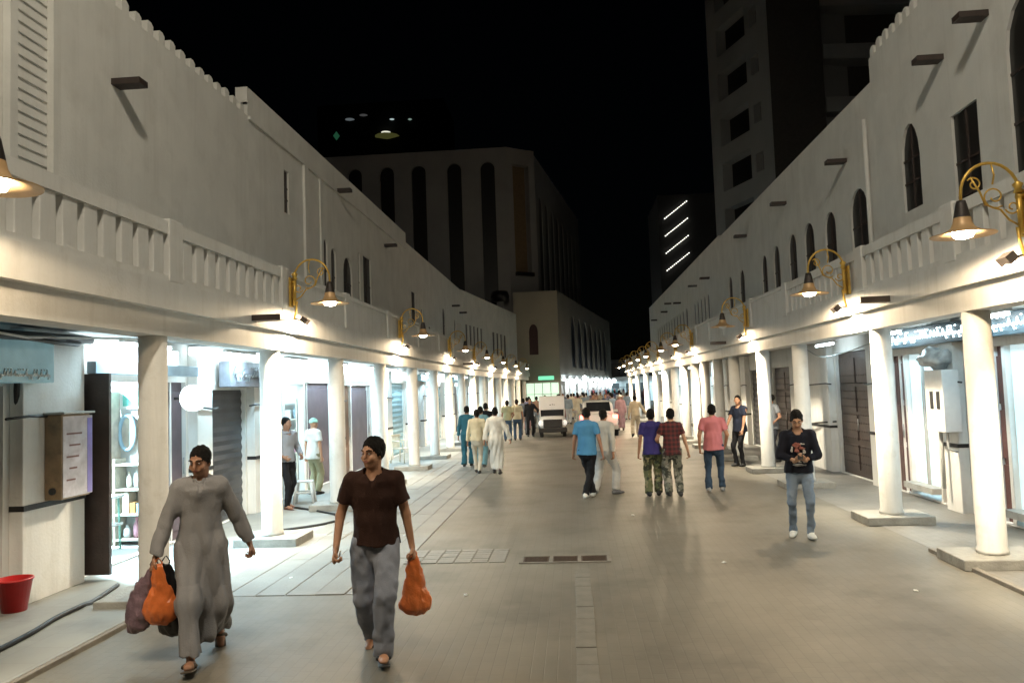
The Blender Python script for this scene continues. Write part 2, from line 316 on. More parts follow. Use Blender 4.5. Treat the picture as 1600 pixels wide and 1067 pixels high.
# ---------------- lamps on the parapets ----------------
bulb_W = 120; flood_W = 430; WARM = (1, .77, .5)
def wall_lamp():
    t = thing('wall_lamp', '', 'lamp')              # local +x points into the street, origin at mounting plate on the parapet
    b = MB(); b.box(0, .03, -.09, .09, -.22, .22); b.tube([(.03, 0, .16), (.09, 0, .16)], .03); b.tube([(.03, 0, -.16), (.1, 0, -.14), (.08, 0, -.3), (.05, 0, -.42)], .018)
    b.tube([(.06, 0, -.2), (.07, 0, .2)], .028); b.lathe([(.0, 0), (.045, .02), (.03, .06), (.05, .1), (0, .14)], (.07, 0, .18), 10); b.build('bracket', gold, t)
    b = MB(); pts = [(.33 - .27 * math.cos(a), 0, .2 + .3 * math.sin(a)) for a in [PI * i / 14 for i in range(15)]]; pts += [(.6, 0, .12)]; b.tube(pts, .015, 8); b.build('arm', gold, t)
    b = MB()
    def spiral(cx, cz, r, turns, a0, sg): return [(cx + sg * r * (1 - .72 * i / 20) * math.cos(a0 + turns * 2 * PI * i / 20), 0, cz + r * (1 - .72 * i / 20) * math.sin(a0 + turns * 2 * PI * i / 20)) for i in range(21)]
    b.tube(spiral(.29, .17, .115, 1.3, -2.2, 1), .0085, 6); b.tube(spiral(.47, .3, .07, 1.2, .6, 1), .008, 6); b.tube(spiral(.13, .06, .07, 1.2, 3.4, -1), .008, 6)
    b.tube([(.08, 0, -.12), (.17, 0, -.06), (.24, 0, .04), (.3, 0, .06), (.38, 0, .1), (.42, 0, .22), (.5, 0, .37)], .01, 6); b.tube([(.3, 0, .29), (.28, 0, .38), (.3, 0, .49)], .009, 6)
    b.build('scroll', gold, t)
    b = MB(); b.lathe([(.0, .17), (.04, .165), (.052, .12), (.072, .02), (.075, 0)], (.6, 0, -.02), 20, cap=False); b.build('shade_cap', darkmetal, t)
    b = MB(); b.lathe([(.076, .0), (.085, -.05), (.11, -.1), (.17, -.135), (.29, -.165), (.288, -.172), (.165, -.145), (.1, -.112), (.075, -.06), (.068, -.01)], (.6, 0, -.02), 28, cap=False); b.build('shade', shadein, t)
    b = MB(); b.lathe([(0, 0), (.055, -.012), (.088, -.045), (.1, -.085), (.08, -.125), (0, -.145)], (.6, 0, -.085), 18); b.build('bulb', bulbm, t)
    b = MB(); M = Matrix.Translation((.21, 0, -.44)) @ Matrix.Rotation(R(38), 4, 'Y'); b.box(-.05, .05, -.09, .09, -.04, .05, M=M); b.tube([(.05, 0, -.4), (.21, 0, -.44)], .012, 6); b.build('floodlight', darkmetal, t)
    b = MB(); b.box(-.045, .045, -.08, .08, -.046, -.041, M=M); b.build('flood_glass', floodm, t)
    return t
lampproto = wall_lamp()
LL = [4.75, 11.65, 19.2, 26.9, 33.5, 40.0, 46.5, 53.0]
RL = [7.8, 12.55, 19.15, 27.2, 31.0, 36.9, 41.2, 46.2, 52.2, 57]
first = True
for side, ys in (('L', LL), ('R', RL)):
    for i, y in enumerate(ys):
        t = lampproto if first else copy_tree(lampproto); first = False
        x = xL(y) + .262 if side == 'L' else xR(y) - .262
        t.location = (x, y, 3.72 - (.08 if side == 'R' else 0)); t.rotation_euler = (0, 0, (0 if side == 'L' else PI) + rnd.uniform(-.12, .12))
        t['label'] = 'gold scroll wall lamp on the %s arcade parapet, %s from the front' % ('left' if side == 'L' else 'right', ORD[i]); t['group'] = 'scroll lamps along the arcades'
        dim = .0 if (side == 'R' and i == 2) else 1      # one lamp of the right row hangs dark
        s = 1 if side == 'L' else -1
        big = 1 if y < 30 else 1.6
        if dim: lamp('bulb_light', 'SPOT', (.6, 0, -.26), bulb_W * big, WARM, t, .09, (0, 0, 0), R(178), .12)
        # floodlight washes the fascia below and the column
        lamp('flood_light', 'SPOT', (.24, 0, -.5), flood_W * big * (.75 if side == 'R' else 1), (1, .9, .7), t, .05, (0, R(38), 0), R(112), .5)
        if not dim:
            for c in t.children:
                if c.name.startswith('bulb') and c.type == 'MESH': c.data = c.data.copy(); c.data.materials[0] = whitep
fl = thing('overhead_floodlight', 'floodlight hung on a cable high above the near end of the street', 'lamp', (0, .5, 13.5))
b = MB(); b.box(-.3, .3, -.2, .2, 0, .15); b.build('housing', darkmetal, fl); b = MB(); b.box(-.27, .27, -.17, .17, -.006, -.002); b.build('flood_glass', mat('flood2', (1, 1, 1), emit=(1, .93, .8), es=10, bump=0), fl)
b = MB(); b.tube([(-8, 0, 1.2), (-4, 0, .5), (0, 0, .17), (4, 0, .5), (8, 0, 1.2)], .012, 6); b.build('cable', black, fl)
lamp('flood_light', 'SPOT', (0, 0, -.03), 3300, (1, .9, .72), fl, .6, (R(38), 0, 0), R(150), .6)
# ---------------- buildings along the street ----------------
FL = Frame((-6.1, 0, 0), (0, 1, 0), (1, 0, 0)); FR = Frame((6.0, 0, 0), (0, 1, 0), (-1, 0, 0))
def building(name, label, F, y0, y1, z1, wins, merlon=None, base=(0, 0), spouts=(), plain_top=True, cat='building', deep=9, wm=plaster):
    o = F(y0, 0); th = thing(name, label, cat, tuple(o))
    holes = [hole(*h) for h in wins]; mb = MB(); facade(mb, F, [(y0, 3.3), (y1, 3.3), (y1, z1), (y0, z1)], holes, .05)
    fbox(mb, F, y0, y1, 3.3, z1 - .35, -deep, -.24); fbox(mb, F, y0, y1, z1 - .35, z1, -.24, -.004)
    fbox(mb, F, y0, y0 + .02, 3.3, z1 - .3, -.24, -.002); fbox(mb, F, y1 - .02, y1, 3.3, z1 - .3, -.24, -.002)
    mb.build('wall', wm, th, world=True, fix=False)
    for i, lp in enumerate(holes): window(F, lp, .075, th, big=(y0 < 30))
    if merlon:
        pitch, wd, h = merlon; pr = None; n = int((y1 - y0) / pitch)
        for i in range(n):
            y = y0 + pitch * (i + .5); p = F(y, z1)
            if pr is None:
                b = MB(); b.box(-.09, .09, -wd / 2, wd / 2, 0, h * .75); b.add([(-.09, -wd / 2, h * .75), (.09, -wd / 2, h * .75), (.09, wd / 2, h * .75), (-.09, wd / 2, h * .75), (-.08, -wd / 4, h), (.08, -wd / 4, h), (.08, wd / 4, h), (-.08, wd / 4, h)], [(0, 1, 5, 4), (1, 2, 6, 5), (2, 3, 7, 6), (3, 0, 4, 7), (4, 5, 6, 7)])
                pr = b.build('merlon', wm, th); q = pr
            else: q = rep(pr, th, (0, 0, 0))
            q.location = p - Vector(o) + F.n * -.1
            q.scale = (1, 1, rnd.uniform(.85, 1.1))
    for (y, z) in spouts:
        b = MB(); fbox(b, F, y - .11, y + .11, z - .042, z + .042, -.1, .4); b.build('rain_spout', wood, th, world=True)
    return th
b1 = building('shop_building', 'tall white plaster building with crenellated parapet and slatted panel, front left', FL, 2, 14.6, 7.62,
              [('arch', 7.35, .95, 4.2, 6.05)], (.33, .17, .2), spouts=((10.15, 6.5), ))
b = MB(); fbox(b, FL, 8.0, 8.12, 3.3, 7.3, .002, .09); fbox(b, FL, 8.72, 8.86, 3.3, 7.3, .002, .09); b.build('pilaster', plaster, b1, world=True)
b = MB(); fbox(b, FL, 8.13, 8.71, 0, .045, 0.004, .05); sl = None
for k in range(26):
    if sl is None:
        b = MB(); b.add([(0, -.29, 0), (.018, -.29, .01), (.006, -.29, .11), (0, -.29, .11), (0, .29, 0), (.018, .29, .01), (.006, .29, .11), (0, .29, .11)], [(0, 1, 2, 3), (4, 7, 6, 5), (0, 4, 5, 1), (1, 5, 6, 2), (2, 6, 7, 3)]); sl = b.build('slat', plaster, b1); q = sl
    else: q = rep(sl, b1, (0, 0, 0))
    q.location = FL(8.42, 3.75 + k * .13, .003) - b1.location
b2 = building('shop_building', 'long white plaster building with plain parapet behind second left lamp', FL, 14.6, 29.2, 8.2,
              [('rect', 16.65, .3, 6.15, 7.1), ('arch', 19.35, .3, 4.1, 6.1), ('arch', 20.0, .42, 4.1, 5.98), ('arch', 21.3, .85, 4.1, 5.95), ('rect', 22.5, .2, 4.1, 6.3), ('rect', 23.4, .9, 4.1, 6.3)], None, spouts=((20.4, 7.6), (25.8, 7.1)))
b = MB(); fbox(b, FL, 14.61, 29.18, 7.55, 7.62, .002, .05); fbox(b, FL, 17.7, 17.95, 3.4, 7.54, .002, .06); fbox(b, FL, 18.9, 19.05, 3.4, 7.54, .002, .04); b.build('wall_band', plaster, b2, world=True)
b3 = building('shop_building', 'third white building on the left with narrow dark windows', FL, 29.2, 44, 7.85,
              [('rect', 30.4, .8, 4.1, 6.1), ('rect', 32.1, .35, 4.1, 5.6), ('rect', 33.8, .5, 4.1, 5.0), ('arch', 37.7, .8, 4.1, 6.2), ('arch', 41.3, .5, 4.1, 6.0)] + [('rect', 42.4 + .5 * i, .25, 4.1, 5.9) for i in range(3)], None, spouts=((40.5, 6.6), (43.2, 6.5)))
FL4 = Frame((-6.1, 44, 0), (2.0, 16, 0), (16, -2.0, 0))
b4 = building('shop_building', 'farthest white building on the left, next to the dark dish tank', FL4, 0, 16, 7.9,
              [('rect', 1 + .9 * i, .4, 4.1, 6.0) for i in range(5)] + [('rect', 8 + 1.2 * i, .6, 4.1, 6.0) for i in range(4)], None)
r1 = building('shop_building', 'tall white crenellated building with pointed window, front right', FR, 2, 15.5, 8.3,
              [('arch', 10.2, 1.3, 4.6, 7.1), ('rect', 12.07, .78, 4.2, 6.1), ('pointed', 13.95, .72, 5.0, 6.5), ('arch', 7.2, 1.2, 4.6, 7.0)], (.3, .17, .24), spouts=((11.3, 7.15), (12.65, 7.1)))
r2 = building('shop_building', 'white building with a row of arched windows behind the second right lamp', FR, 15.5, 31.5, 7.85,
              [('arch', 16.5, .95, 4.1, 6.0), ('arch', 18.3, .75, 4.1, 5.92), ('arch', 19.9, .8, 4.1, 6.0), ('arch', 21.4, .75, 4.1, 6.02), ('arch', 23.05, .68, 4.1, 6.0), ('arch', 24.5, .68, 4.1, 5.97), ('arch', 27.7, .8, 4.1, 6.0), ('arch', 29.7, .7, 4.1, 6.05)], None, spouts=((17.1, 6.75), (21.8, 6.95), (26.7, 7.0)))
b = MB(); b.tube([FR(15.75, 7.2, .07), FR(15.75, 3.4, .07)], .045, 8); b.build('downpipe', plaster2, r2, world=True)
r3 = building('shop_building', 'far white building on the right with many thin arched windows', FR, 31.5, 60, 7.95,
              [('arch', 34.5 + .95 * i, .5, 4.1, 6.0) for i in range(5)] + [('arch', 41 + 1.25 * i, .65, 4.1, 6.0) for i in range(12)], None, spouts=((34.0, 6.6), (37.4, 6.7), (43, 6.5), (47, 6.9), (49, 6.6), (55, 6.6)))

# ---------------- ground floor shopfronts ----------------
def room(th, F, y0, y1, kind, z1=2.55):
    b = MB(); fbox(b, F, y0 - .3, y1 + .3, 0.0, .03, -3.2, -.001, 0)
    fbox(b, F, y0 - .3, y1 + .3, .03, 2.9, -3.2, -3.15); fbox(b, F, y0 - .34, y0 - .3, .03, 2.9, -3.15, -.03); fbox(b, F, y1 + .3, y1 + .34, .03, 2.9, -3.15, -.03); fbox(b, F, y0 - .3, y1 + .3, 2.9, 2.94, -3.15, -.03)
    b.build('shop_interior', roomw, th, world=True)
def door(th, F, y0, y1, z1, m, studs=False, leaf=2, panels=3, d=-.07, name='door'):
    b = MB(); fbox(b, F, y0, y1, .02, z1, d - .04, d)
    o = b.build(name, m, th, world=True); w_ = (y1 - y0) / leaf
    for i in range(leaf):
        for k in range(panels):
            a = y0 + w_ * i + .07; za = .15 + (z1 - .2) * k / panels; b = MB()
            fbox(b, F, a, a + w_ - .14, za, za + (z1 - .2) / panels - .09, d + .001, d + .022); q = b.build('door_panel', m, th, world=True, bevel=.006); q.parent = o
    if studs:
        b = MB()
        for i in range(int((y1 - y0) / .14)):
            for k in range(12): fbox(b, F, y0 + .06 + i * .14, y0 + .085 + i * .14, .3 + k * .17, .325 + k * .17, d + .02, d + .035)
        q = b.build('door_studs', darkmetal, th, world=True); q.parent = o
    b = MB(); b.tube([F(y0 + w_ - .06, 1.0, d + .05), F(y0 + w_ - .06, 1.25, d + .05)], .012, 6); q = b.build('handle', steelm, th, world=True); q.parent = o
    return o
def shutterdoor(th, F, y0, y1, z1, d=-.08, m=None):
    b = MB(); n = 14
    for k in range(n):
        za = .03 + (z1 - .03) * k / n; zb = .03 + (z1 - .03) * (k + 1) / n
        b.add([F(y0, za, d), F(y1, za, d), F(y1, (za + zb) / 2, d + .02), F(y0, (za + zb) / 2, d + .02), F(y1, zb, d), F(y0, zb, d)], [(0, 1, 2, 3), (3, 2, 4, 5)])
    return b.build('roller_shutter', m or shutter, th, world=True)
def front(F, bays, label, side):
    y0 = bays[0][0]; y1 = bays[-1][1]; th = thing('shopfront_row', label, 'shopfronts', tuple(F(y0, 0)))
    holes = [hole('rect', (a + b_) / 2, b_ - a - .04, 0.0 + .01, z) for a, b_, k, z in bays if k != 'pil']
    mb = MB(); facade(mb, F, [(y0 - .02, 0), (y1 + .02, 0), (y1 + .02, 3.3), (y0 - .02, 3.3)], holes, .14); fbox(mb, F, y0, y1, 3.28, 3.3, -9, -.21); fbox(mb, F, y0, y1, 0, 3.27, -9, -8.9)
    mb.build('front_wall', plaster2, th, world=True, fix=False)
    for a, b_, k, z in bays:
        if k == 'pil':
            b = MB(); fbox(b, F, a, b_, 0, 2.98, .002, .16); b.build('pilaster', plaster2, th, world=True, bevel=.01)
            b = MB(); fbox(b, F, a - .005, b_ + .005, 1.0, 1.06, .004, .175); b.build('band', black, th, world=True); b = MB(); b.tube([F(a - .3, 2.0, .19), F(a + .05, 2.02, .19), F(b_, 1.98, .19), F(b_ + .3, 2.0, .12)], .015, 6); b.build('conduit', black, th, world=True)
        elif k == 'dark': door(th, F, a, b_, z, wood)
        elif k == 'stud': door(th, F, a, b_, z, wood, True, 2, 4)
        elif k == 'red': door(th, F, a, b_, z, redwood)
        elif k == 'mauve': door(th, F, a, b_, z, purple, False, 1, 1)
        elif k == 'brown': door(th, F, a, b_, z, mat('brown_door', (.14, .07, .035), .5, var=.2), False, 1, 3)
        elif k == 'shut': shutterdoor(th, F, a, b_, z)
        elif k == 'blue': shutterdoor(th, F, a, b_, z, m=mat('blue_shutter', (.25, .4, .46), .5, var=.1))
        elif k in ('open', 'glass'):
            room(th, F, a, b_, k)
            if k == 'glass':
                b = MB(); fbox(b, F, a, b_, .25, z, -.1, -.08); b.build('display_window', mat('frosted_glass', (.7, .8, .82), .3, var=.05, bump=0, emit=(.68, .92, 1), es=.45), th, world=True)  # opaque pane; its emission stands in for light from inside the shop
                b = MB(); c = (a + b_) / 2; fbox(b, F, c - .03, c + .03, .25, z, -.079, -.04); fbox(b, F, a, b_, .15, .25, -.13, .15); b.build('window_frame', greym, th, world=True)
    return th
baysL = [(3, 5.2, 'dark', 2.3), (5.2, 5.8, 'pil', 0), (5.8, 8.05, 'dark', 2.35), (8.12, 9.2, 'pil', 0), (9.3, 9.6, 'dark', 2.5), (9.6, 11.3, 'open', 2.42), (11.3, 12.05, 'mauve', 2.42), (12.1, 12.62, 'pil', 0), (12.7, 14.3, 'shut', 2.3), (14.35, 14.95, 'pil', 0),
         (15.1, 16.2, 'dark', 2.3), (16.3, 17.5, 'open', 2.4), (17.6, 19.5, 'mauve', 2.45), (19.6, 20.2, 'pil', 0), (20.3, 21.3, 'brown', 2.4), (21.35, 23.4, 'mauve', 2.4), (23.5, 24.8, 'open', 2.4), (24.9, 25.6, 'pil', 0), (25.7, 28.2, 'blue', 2.5), (28.3, 29, 'pil', 0)]
y = 29.1; kinds = ['shut', 'open', 'blue', 'glass', 'dark', 'open', 'glass']; i = 0
while y < 43: baysL += [(y, y + 1.9, kinds[i % 7], 2.4), (y + 2.0, y + 2.5, 'pil', 0)]; y += 2.6; i += 1
SL = front(FL, baysL, 'row of shopfronts under the left arcade, some open and brightly lit', 'L')
baysR = [(3, 6.5, 'dark', 2.5), (6.6, 7.2, 'pil', 0), (7.3, 9.2, 'dark', 2.5), (9.3, 9.9, 'pil', 0), (10.0, 11.45, 'glass', 2.5), (11.5, 12.45, 'red', 2.5), (12.6, 13.1, 'pil', 0), (13.15, 13.6, 'red', 2.5), (13.62, 14.75, 'glass', 2.5), (14.8, 15.4, 'red', 2.5), (15.5, 16.2, 'pil', 0), (16.3, 18.5, 'stud', 2.7),
         (18.6, 20.2, 'pil', 0), (20.3, 21, 'dark', 2.5), (21.1, 21.8, 'pil', 0), (21.9, 24.2, 'stud', 2.5), (24.3, 24.9, 'pil', 0), (25, 27.2, 'shut', 2.5), (27.3, 28.1, 'pil', 0), (28.2, 30.4, 'dark', 2.4), (30.5, 31.1, 'pil', 0)]
y = 31.2; kinds = ['shut', 'glass', 'dark', 'glass', 'blue', 'open']; i = 0
while y < 57: baysR += [(y, y + 1.9, kinds[i % 6], 2.4), (y + 2.0, y + 2.5, 'pil', 0)]; y += 2.6; i += 1
SR = front(FR, baysR, 'row of shopfronts under the right arcade, mostly shut dark doors', 'R')
baysF = []; y = .3
for i in range(6): baysF += [(y, y + 1.9, ['open', 'glass', 'blue', 'open', 'glass', 'shut'][i], 2.4), (y + 2.0, y + 2.5, 'pil', 0)]; y += 2.6
SF = front(FL4, baysF, 'farthest row of shopfronts on the left near the street bend', 'L')

b = MB(); fbox(b, FL, 9.28, 9.33, .06, 2.5, -.02, .42); fbox(b, FL, 9.333, 9.34, .2, 1.2, .03, .37); fbox(b, FL, 9.333, 9.34, 1.3, 2.4, .03, .37); b.build('open_door', wood, SL, world=True)
# fluorescent tubes under the gallery ceilings and over shop doors
COLD = (.56, .85, 1)
def tube_lamp(F, y, z, d, W, label, L=1.2, grp='tube lights over the shops', col=COLD):
    p = F(y, z, d); t = thing('tube_light', label, 'light', tuple(p), 0, grp)
    b = MB(); b.box(-.04, .04, -L / 2, L / 2, .03, .08); b.build('housing', whitep, t)
    b = MB(); b.tube([(0, -L / 2 + .02, 0), (0, L / 2 - .02, 0)], .022, 8); b.build('tube', tubem, t)
    lamp('tube_glow', 'AREA', (0, 0, -.03), W, col, t, .1, (0, 0, 0), sx=L)
    return t
tw = 1.2
for i, (y, W) in enumerate([(10.0, 34), (12.9, 42), (15.6, 42), (18.6, 42), (21.8, 38), (24.3, 34), (27.2, 30), (30.5, 30), (33.5, 30), (37, 32), (41, 32)]):
    tube_lamp(FL, y, 2.86, .52, W * tw, 'white tube light under the left gallery ceiling, %s from the front' % ORD[i])
for i, (y, W) in enumerate([(10.9, 16), (14.2, 16), (17.6, 7), (33, 22), (37.5, 24), (43, 26), (50, 26)]):
    tube_lamp(FR, y, 2.86, .5, W * tw, 'white tube light under the right gallery ceiling, %s from the front' % ORD[i])
# light inside open shops
n_ = 0
for F, bays, nm in ((FL, baysL, 'left'), (FR, baysR, 'right'), (FL4, baysF, 'far left')):
    k_ = 0
    for a, b_, k, z in bays:
        if k in ('open', 'glass'):
            c = (a + b_) / 2; tl = tube_lamp(F, c, 2.75, -1.3, (900 if F is FL and a < 12 else 120) if k == 'open' else 45, 'tube light inside the %s %s lit shop from the front' % (ORD[k_], nm), grp='tube lights inside shops'); k_ += 1
            if k == 'glass': lamp('window_glow', 'AREA', tuple(F(c, 1.6, -.05)), 5, COLD, None, b_ - a, tuple((F.n.to_track_quat('-Z', 'Y')).to_euler()), sx=1.6).name = 'display_glow'

# ---------------- signs ----------------
def sign(F, y0, y1, z0, z1, m, label, d=.18, th_=.12, name='shop_sign', strokes=None, sm=None, cat='sign', fascia=None, sc_=1):
    t = thing(name, label, cat, tuple(F((y0 + y1) / 2, z0, d)))
    b = MB(); fbox(b, F, y0, y1, z0, z1, d - th_, d); b.build('sign_box', fascia or m, t, world=True, bevel=.01)
    if fascia: b = MB(); fbox(b, F, y0 + .03, y1 - .03, z0 + .03, z1 - .03, d + .001, d + .006); b.build('sign_face', m, t, world=True)
    if strokes:                     # blurred cursive lettering: joined strokes, loops and dots, written right to left
        b = MB(); rr = random.Random(strokes); u = y1 - .1; zb = z0 + (z1 - z0) * (.42 if sc_ == 1 else .15); h = (z1 - z0) * .3 * sc_
        sgn = 1
        while u > y0 + .12:
            wd = rr.uniform(.05, .12) * (1 if sc_ == 1 else .5); k = rr.randrange(4)
            pts = [F(u, zb, d + .02), F(u - wd * .3, zb - h * .15, d + .02), F(u - wd * .6, zb + h * (.2 if k < 2 else .9), d + .02), F(u - wd, zb, d + .02)]
            b.tube(pts, .011, 5)
            if k == 1: b.tube([F(u - wd * .5, zb, d + .02), F(u - wd * .6, zb - h * .7, d + .02), F(u - wd * 1.1, zb - h * .6, d + .02)], .01, 5)
            if k in (0, 3): b.tube([F(u - wd * .4, zb + h * 1.2, d + .02), F(u - wd * .55, zb + h * 1.2, d + .02)], .013, 5)
            u -= wd * (1.25 if k == 2 else 1)
        b.build('lettering', sm, t, world=True)
    return t
inkl = mat('neon_letter', (.9, .95, 1), emit=(.7, .93, 1), es=5, bump=0); navym = mat('sign_navy', (.03, .05, .06), .4, var=.2, bump=0); whiteink = mat('white_ink', (.75, .8, .8), .5, bump=0)
sign(FL, 6.1, 8.36, 2.38, 2.86, signdim, 'dim blue shop sign over the leftmost dark door', .35, .3, strokes=3, sm=whiteink, sc_=.35)
sign(FL, 9.26, 11.25, 2.66, 2.86, signlit, 'long glowing white light box over the bright left shop', .3, .2)
sign(FL, 9.24, 11.9, 2.5, 2.655, mat('sign_bluegrey', (.28, .36, .42), .4, var=.1, bump=0), 'blue grey fascia board below the glowing light box', .28, .12, name='fascia_board', cat='board')
sign(FL, 11.9, 15.2, 2.84, 2.97, signlit, 'glowing strip sign over the grey roller shutter', .32, .2)
sign(FL, 13.0, 15.1, 2.34, 2.78, mat('sign_grey', (.16, .17, .2), .35, var=.2, bump=0), 'grey shop sign with raised lettering over the roller shutter', .3, .2, strokes=5, sm=steelm)
sign(FL, 15.6, 19.8, 2.72, 2.95, signlit, 'glowing sign over the doorway where people stand', .3, .2)
sign(FL, 20.2, 24.6, 2.66, 2.93, signlit, 'glowing sign behind the fourth left column', .3, .2)
for i, y in enumerate((26, 30, 34, 38.5)): sign(FL, y, y + 2, 2.6, 2.85, signlit if i % 2 == 0 else signdim, 'far left shop light box, %s of the far ones' % ORD[i + 1], .3, .15)
sign(FR, 9.9, 11.9, 2.62, 2.93, navym, 'dark sign with glowing cursive lettering at the right edge', .22, .1, strokes=11, sm=inkl)
sign(FR, 12.0, 15.3, 2.62, 2.93, navym, 'dark sign with glowing cursive lettering behind the two nearest right columns', .22, .1, strokes=12, sm=inkl)
t = thing('round_sign', 'round glowing white sign disc beside the bright left shop', 'sign', tuple(FL(11.68, 2.17, .3)))
b = MB(); M = Matrix.Translation((0, 0, 0)) @ Matrix.Rotation(R(90), 4, 'X') @ Matrix.Translation((0, 0, -.04)); b.lathe([(.2, 0), (.2, .08)], seg=28, M=M, sm=False); b.build('disc', signlit, t)
b = MB(); b.box(-.3, -.2, -.02, .02, -.02, .02); b.build('arm', darkmetal, t)
# papers and posters
def poster(F, y, z, wd, h, label, d=-.094, m=paper, blot=None, name='poster'):
    t = thing(name, label, 'poster', tuple(F(y, z, d))); b = MB(); fbox(b, F, y - wd / 2, y + wd / 2, z - h / 2, z + h / 2, d, d + .004); b.build('sheet', m, t, world=True)
    if blot:
        b = MB(); rr = random.Random(y)
        for k in range(7): u = y + rr.uniform(-.32, .25) * wd; v = z + rr.uniform(-.4, .36) * h; fbox(b, F, u, u + wd * .16, v, v + h * .05, d + .004, d + .0055)
        b.build('print', blot, t, world=True)
poster(FL, 18.75, 1.62, .3, .36, 'plain white paper taped to the mauve door under the arcade'); poster(FL, 22.6, 1.7, .7, .6, 'white and turquoise notices on the mauve door farther in', blot=mat('turq', (.1, .45, .5), .6, bump=0))

# ---------------- electrical boxes, air conditioners, hoses ----------------
cb = thing('electrical_cabinet', 'rusty electrical cabinet with poster on the front left pilaster', 'cabinet', tuple(FL(8.72, 1.07, .165)))
b = MB(); b.box(0, .2, -.26, .26, 0, .95); b.build('body', mat('cabinet_tan', (.24, .17, .1), .55, var=.3, ns=5, wear=4, wearc=(.05, .04, .035)), cb, bevel=.01)
b = MB(); b.box(-.002, .25, -.29, .29, .955, .98); b.build('hood', greym, cb, bevel=.005)
b = MB(); b.lathe([(.04, 0), (.04, .02), (.02, .03)], M=Matrix.Translation((.1, -.262, .1)) @ Matrix.Rotation(R(90), 4, 'X'), seg=14); b.build('knob', black, cb)
b = MB(); b.box(.202, .206, -.24, .3, .02, .93); b.build('poster_sheet', mat('poster_lilac', (.5, .47, .5), .6, var=.25, ns=6, wear=5, wearc=(.3, .2, .2), bump=0), cb)
b = MB(); b.box(.207, .2085, .2, .295, .03, .9, 0); b.build('poster_edge', mat('poster_violet', (.2, .17, .42), .6, bump=0), cb)
b = MB()
for k in range(5): b.box(.2072, .209, -.18 + .05 * (k % 2), -.02 + .03 * k, .2 + k * .13, .22 + k * .13)
b.build('print', mat('brown_ink', (.16, .08, .07), .6, bump=0), cb)
mb_ = thing('meter_box', 'white electric meter box on the pilaster behind the nearest right column', 'meter box', tuple(FR(12.7, 1.25, .17)))
b = MB(); b.box(-.26, 0, -.3, .3, 0, .95); b.build('body', whitep, mb_, bevel=.015)
b = MB(); b.box(-.27, -.262, -.2, -.1, .35, .62); b.box(-.27, -.262, .02, .12, .35, .62); b.build('meter_window', darkpane, mb_)
b = MB(); b.tube([(-.1, .2, -.9), (-.1, .2, 0)], .03); b.tube([(-.14, -.1, 0), (-.14, -.1, -.25), (-.05, -.2, -.3)], .02); b.build('pipe', greym, mb_)
bagp = mat('clear_plastic_bag', (.5, .52, .52), .25, var=.3, ns=8, bump=.8, bs=12)
def crumple(name, c, r, m, parent, seed, nz=.25, sub=3, sc_=(1, 1, 1)):
    bm = bmesh.new(); bmesh.ops.create_icosphere(bm, subdivisions=sub, radius=1)
    from mathutils import noise
    for v in bm.verts:
        p = v.co.copy(); n1 = noise.noise(p * 1.6 + Vector((seed, 0, 0))) + .5 * abs(noise.noise(p * 4 + Vector((seed, 3, 0)))) + .35 * noise.noise(p * 8 + Vector((0, seed, 0)))
        v.co = Vector((p.x * sc_[0], p.y * sc_[1], p.z * sc_[2])) * r * (1 + nz * n1) + Vector(c)
    me = bpy.data.meshes.new(name); bm.to_mesh(me); bm.free(); me.materials.append(m); me.polygons.foreach_set('use_smooth', [True] * len(me.polygons))
    o = bpy.data.objects.new(name, me); COL.objects.link(o); o.parent = parent; return o
tb = crumple('plastic_bag', (0, 0, 0), .22, bagp, None, 4, .45, sc_=(1, 1.3, .7)); tb.location = FR(12.85, 2.38, .3); tag(tb, 'crumpled clear plastic bag lying on top of the white meter box', 'plastic bag')
def ac(F, y, z, label, d=.3):
    t = thing('air_conditioner', label, 'air conditioner', tuple(F(y, z, d)), 0, 'air conditioners above the shops')
    s = F.n.x; b = MB(); b.box(-.17, .17, -.4, .4, 0, .52); b.build('casing', greym, t, bevel=.015)
    b = MB(); x = .171 * (1 if s > 0 else -1)
    for k in range(8): b.box(x, x * 1.05, -.36, .2, .05 + k * .055, .075 + k * .055)
    b.build('grille', darkmetal, t); b = MB(); b.box(-.25, .25, -.38, -.34, -.05, -.002); b.box(-.25, .25, .34, .38, -.05, -.002); b.build('mount', darkmetal, t)
# pipes and ducts under the left gallery ceiling
t = thing('pipe_bundle', 'dark pipes and cables under the gallery ceiling at the left edge', 'pipes', (-5.6, 7.5, 2.8))
b = MB(); b.tube([(-.3, -2, .1), (-.1, 0, .06), (-.2, 1.6, .1)], .05); b.tube([(.1, -2, .12), (.25, .3, -.02), (-.1, 1.2, .02), (-.35, 1.7, .1)], .025); b.tube([(-.3, .5, .08), (-.4, .6, -.5), (-.46, .7, -.8)], .03); b.build('pipe', black, t)
b = MB(); b.tube([(0, -1.4, .12), (.3, -.2, .0), (.1, 1.0, .08), (.3, 2.1, .12)], .014, 6); b.build('cable', whitep, t)
for i, y in enumerate((6.8, 26.8, 36)): ac(FL, y, 3.42, 'grey air conditioner unit on the left gallery roof, %s from the front' % ORD[i], .45)
def hose(name, pts, r, label, m=black):
    n = len(pts); o = []
    for i in range(n - 1):
        p0 = Vector(pts[max(i - 1, 0)]); p1 = Vector(pts[i]); p2 = Vector(pts[i + 1]); p3 = Vector(pts[min(i + 2, n - 1)])
        for k in range(6): t = k / 6; o.append(.5 * ((2 * p1) + (p2 - p0) * t + (2 * p0 - 5 * p1 + 4 * p2 - p3) * t * t + (3 * p1 - p0 - 3 * p2 + p3) * t ** 3))
    o.append(Vector(pts[-1])); tag(MB().tube(o, r, 7).build(name, m), label, 'cable')
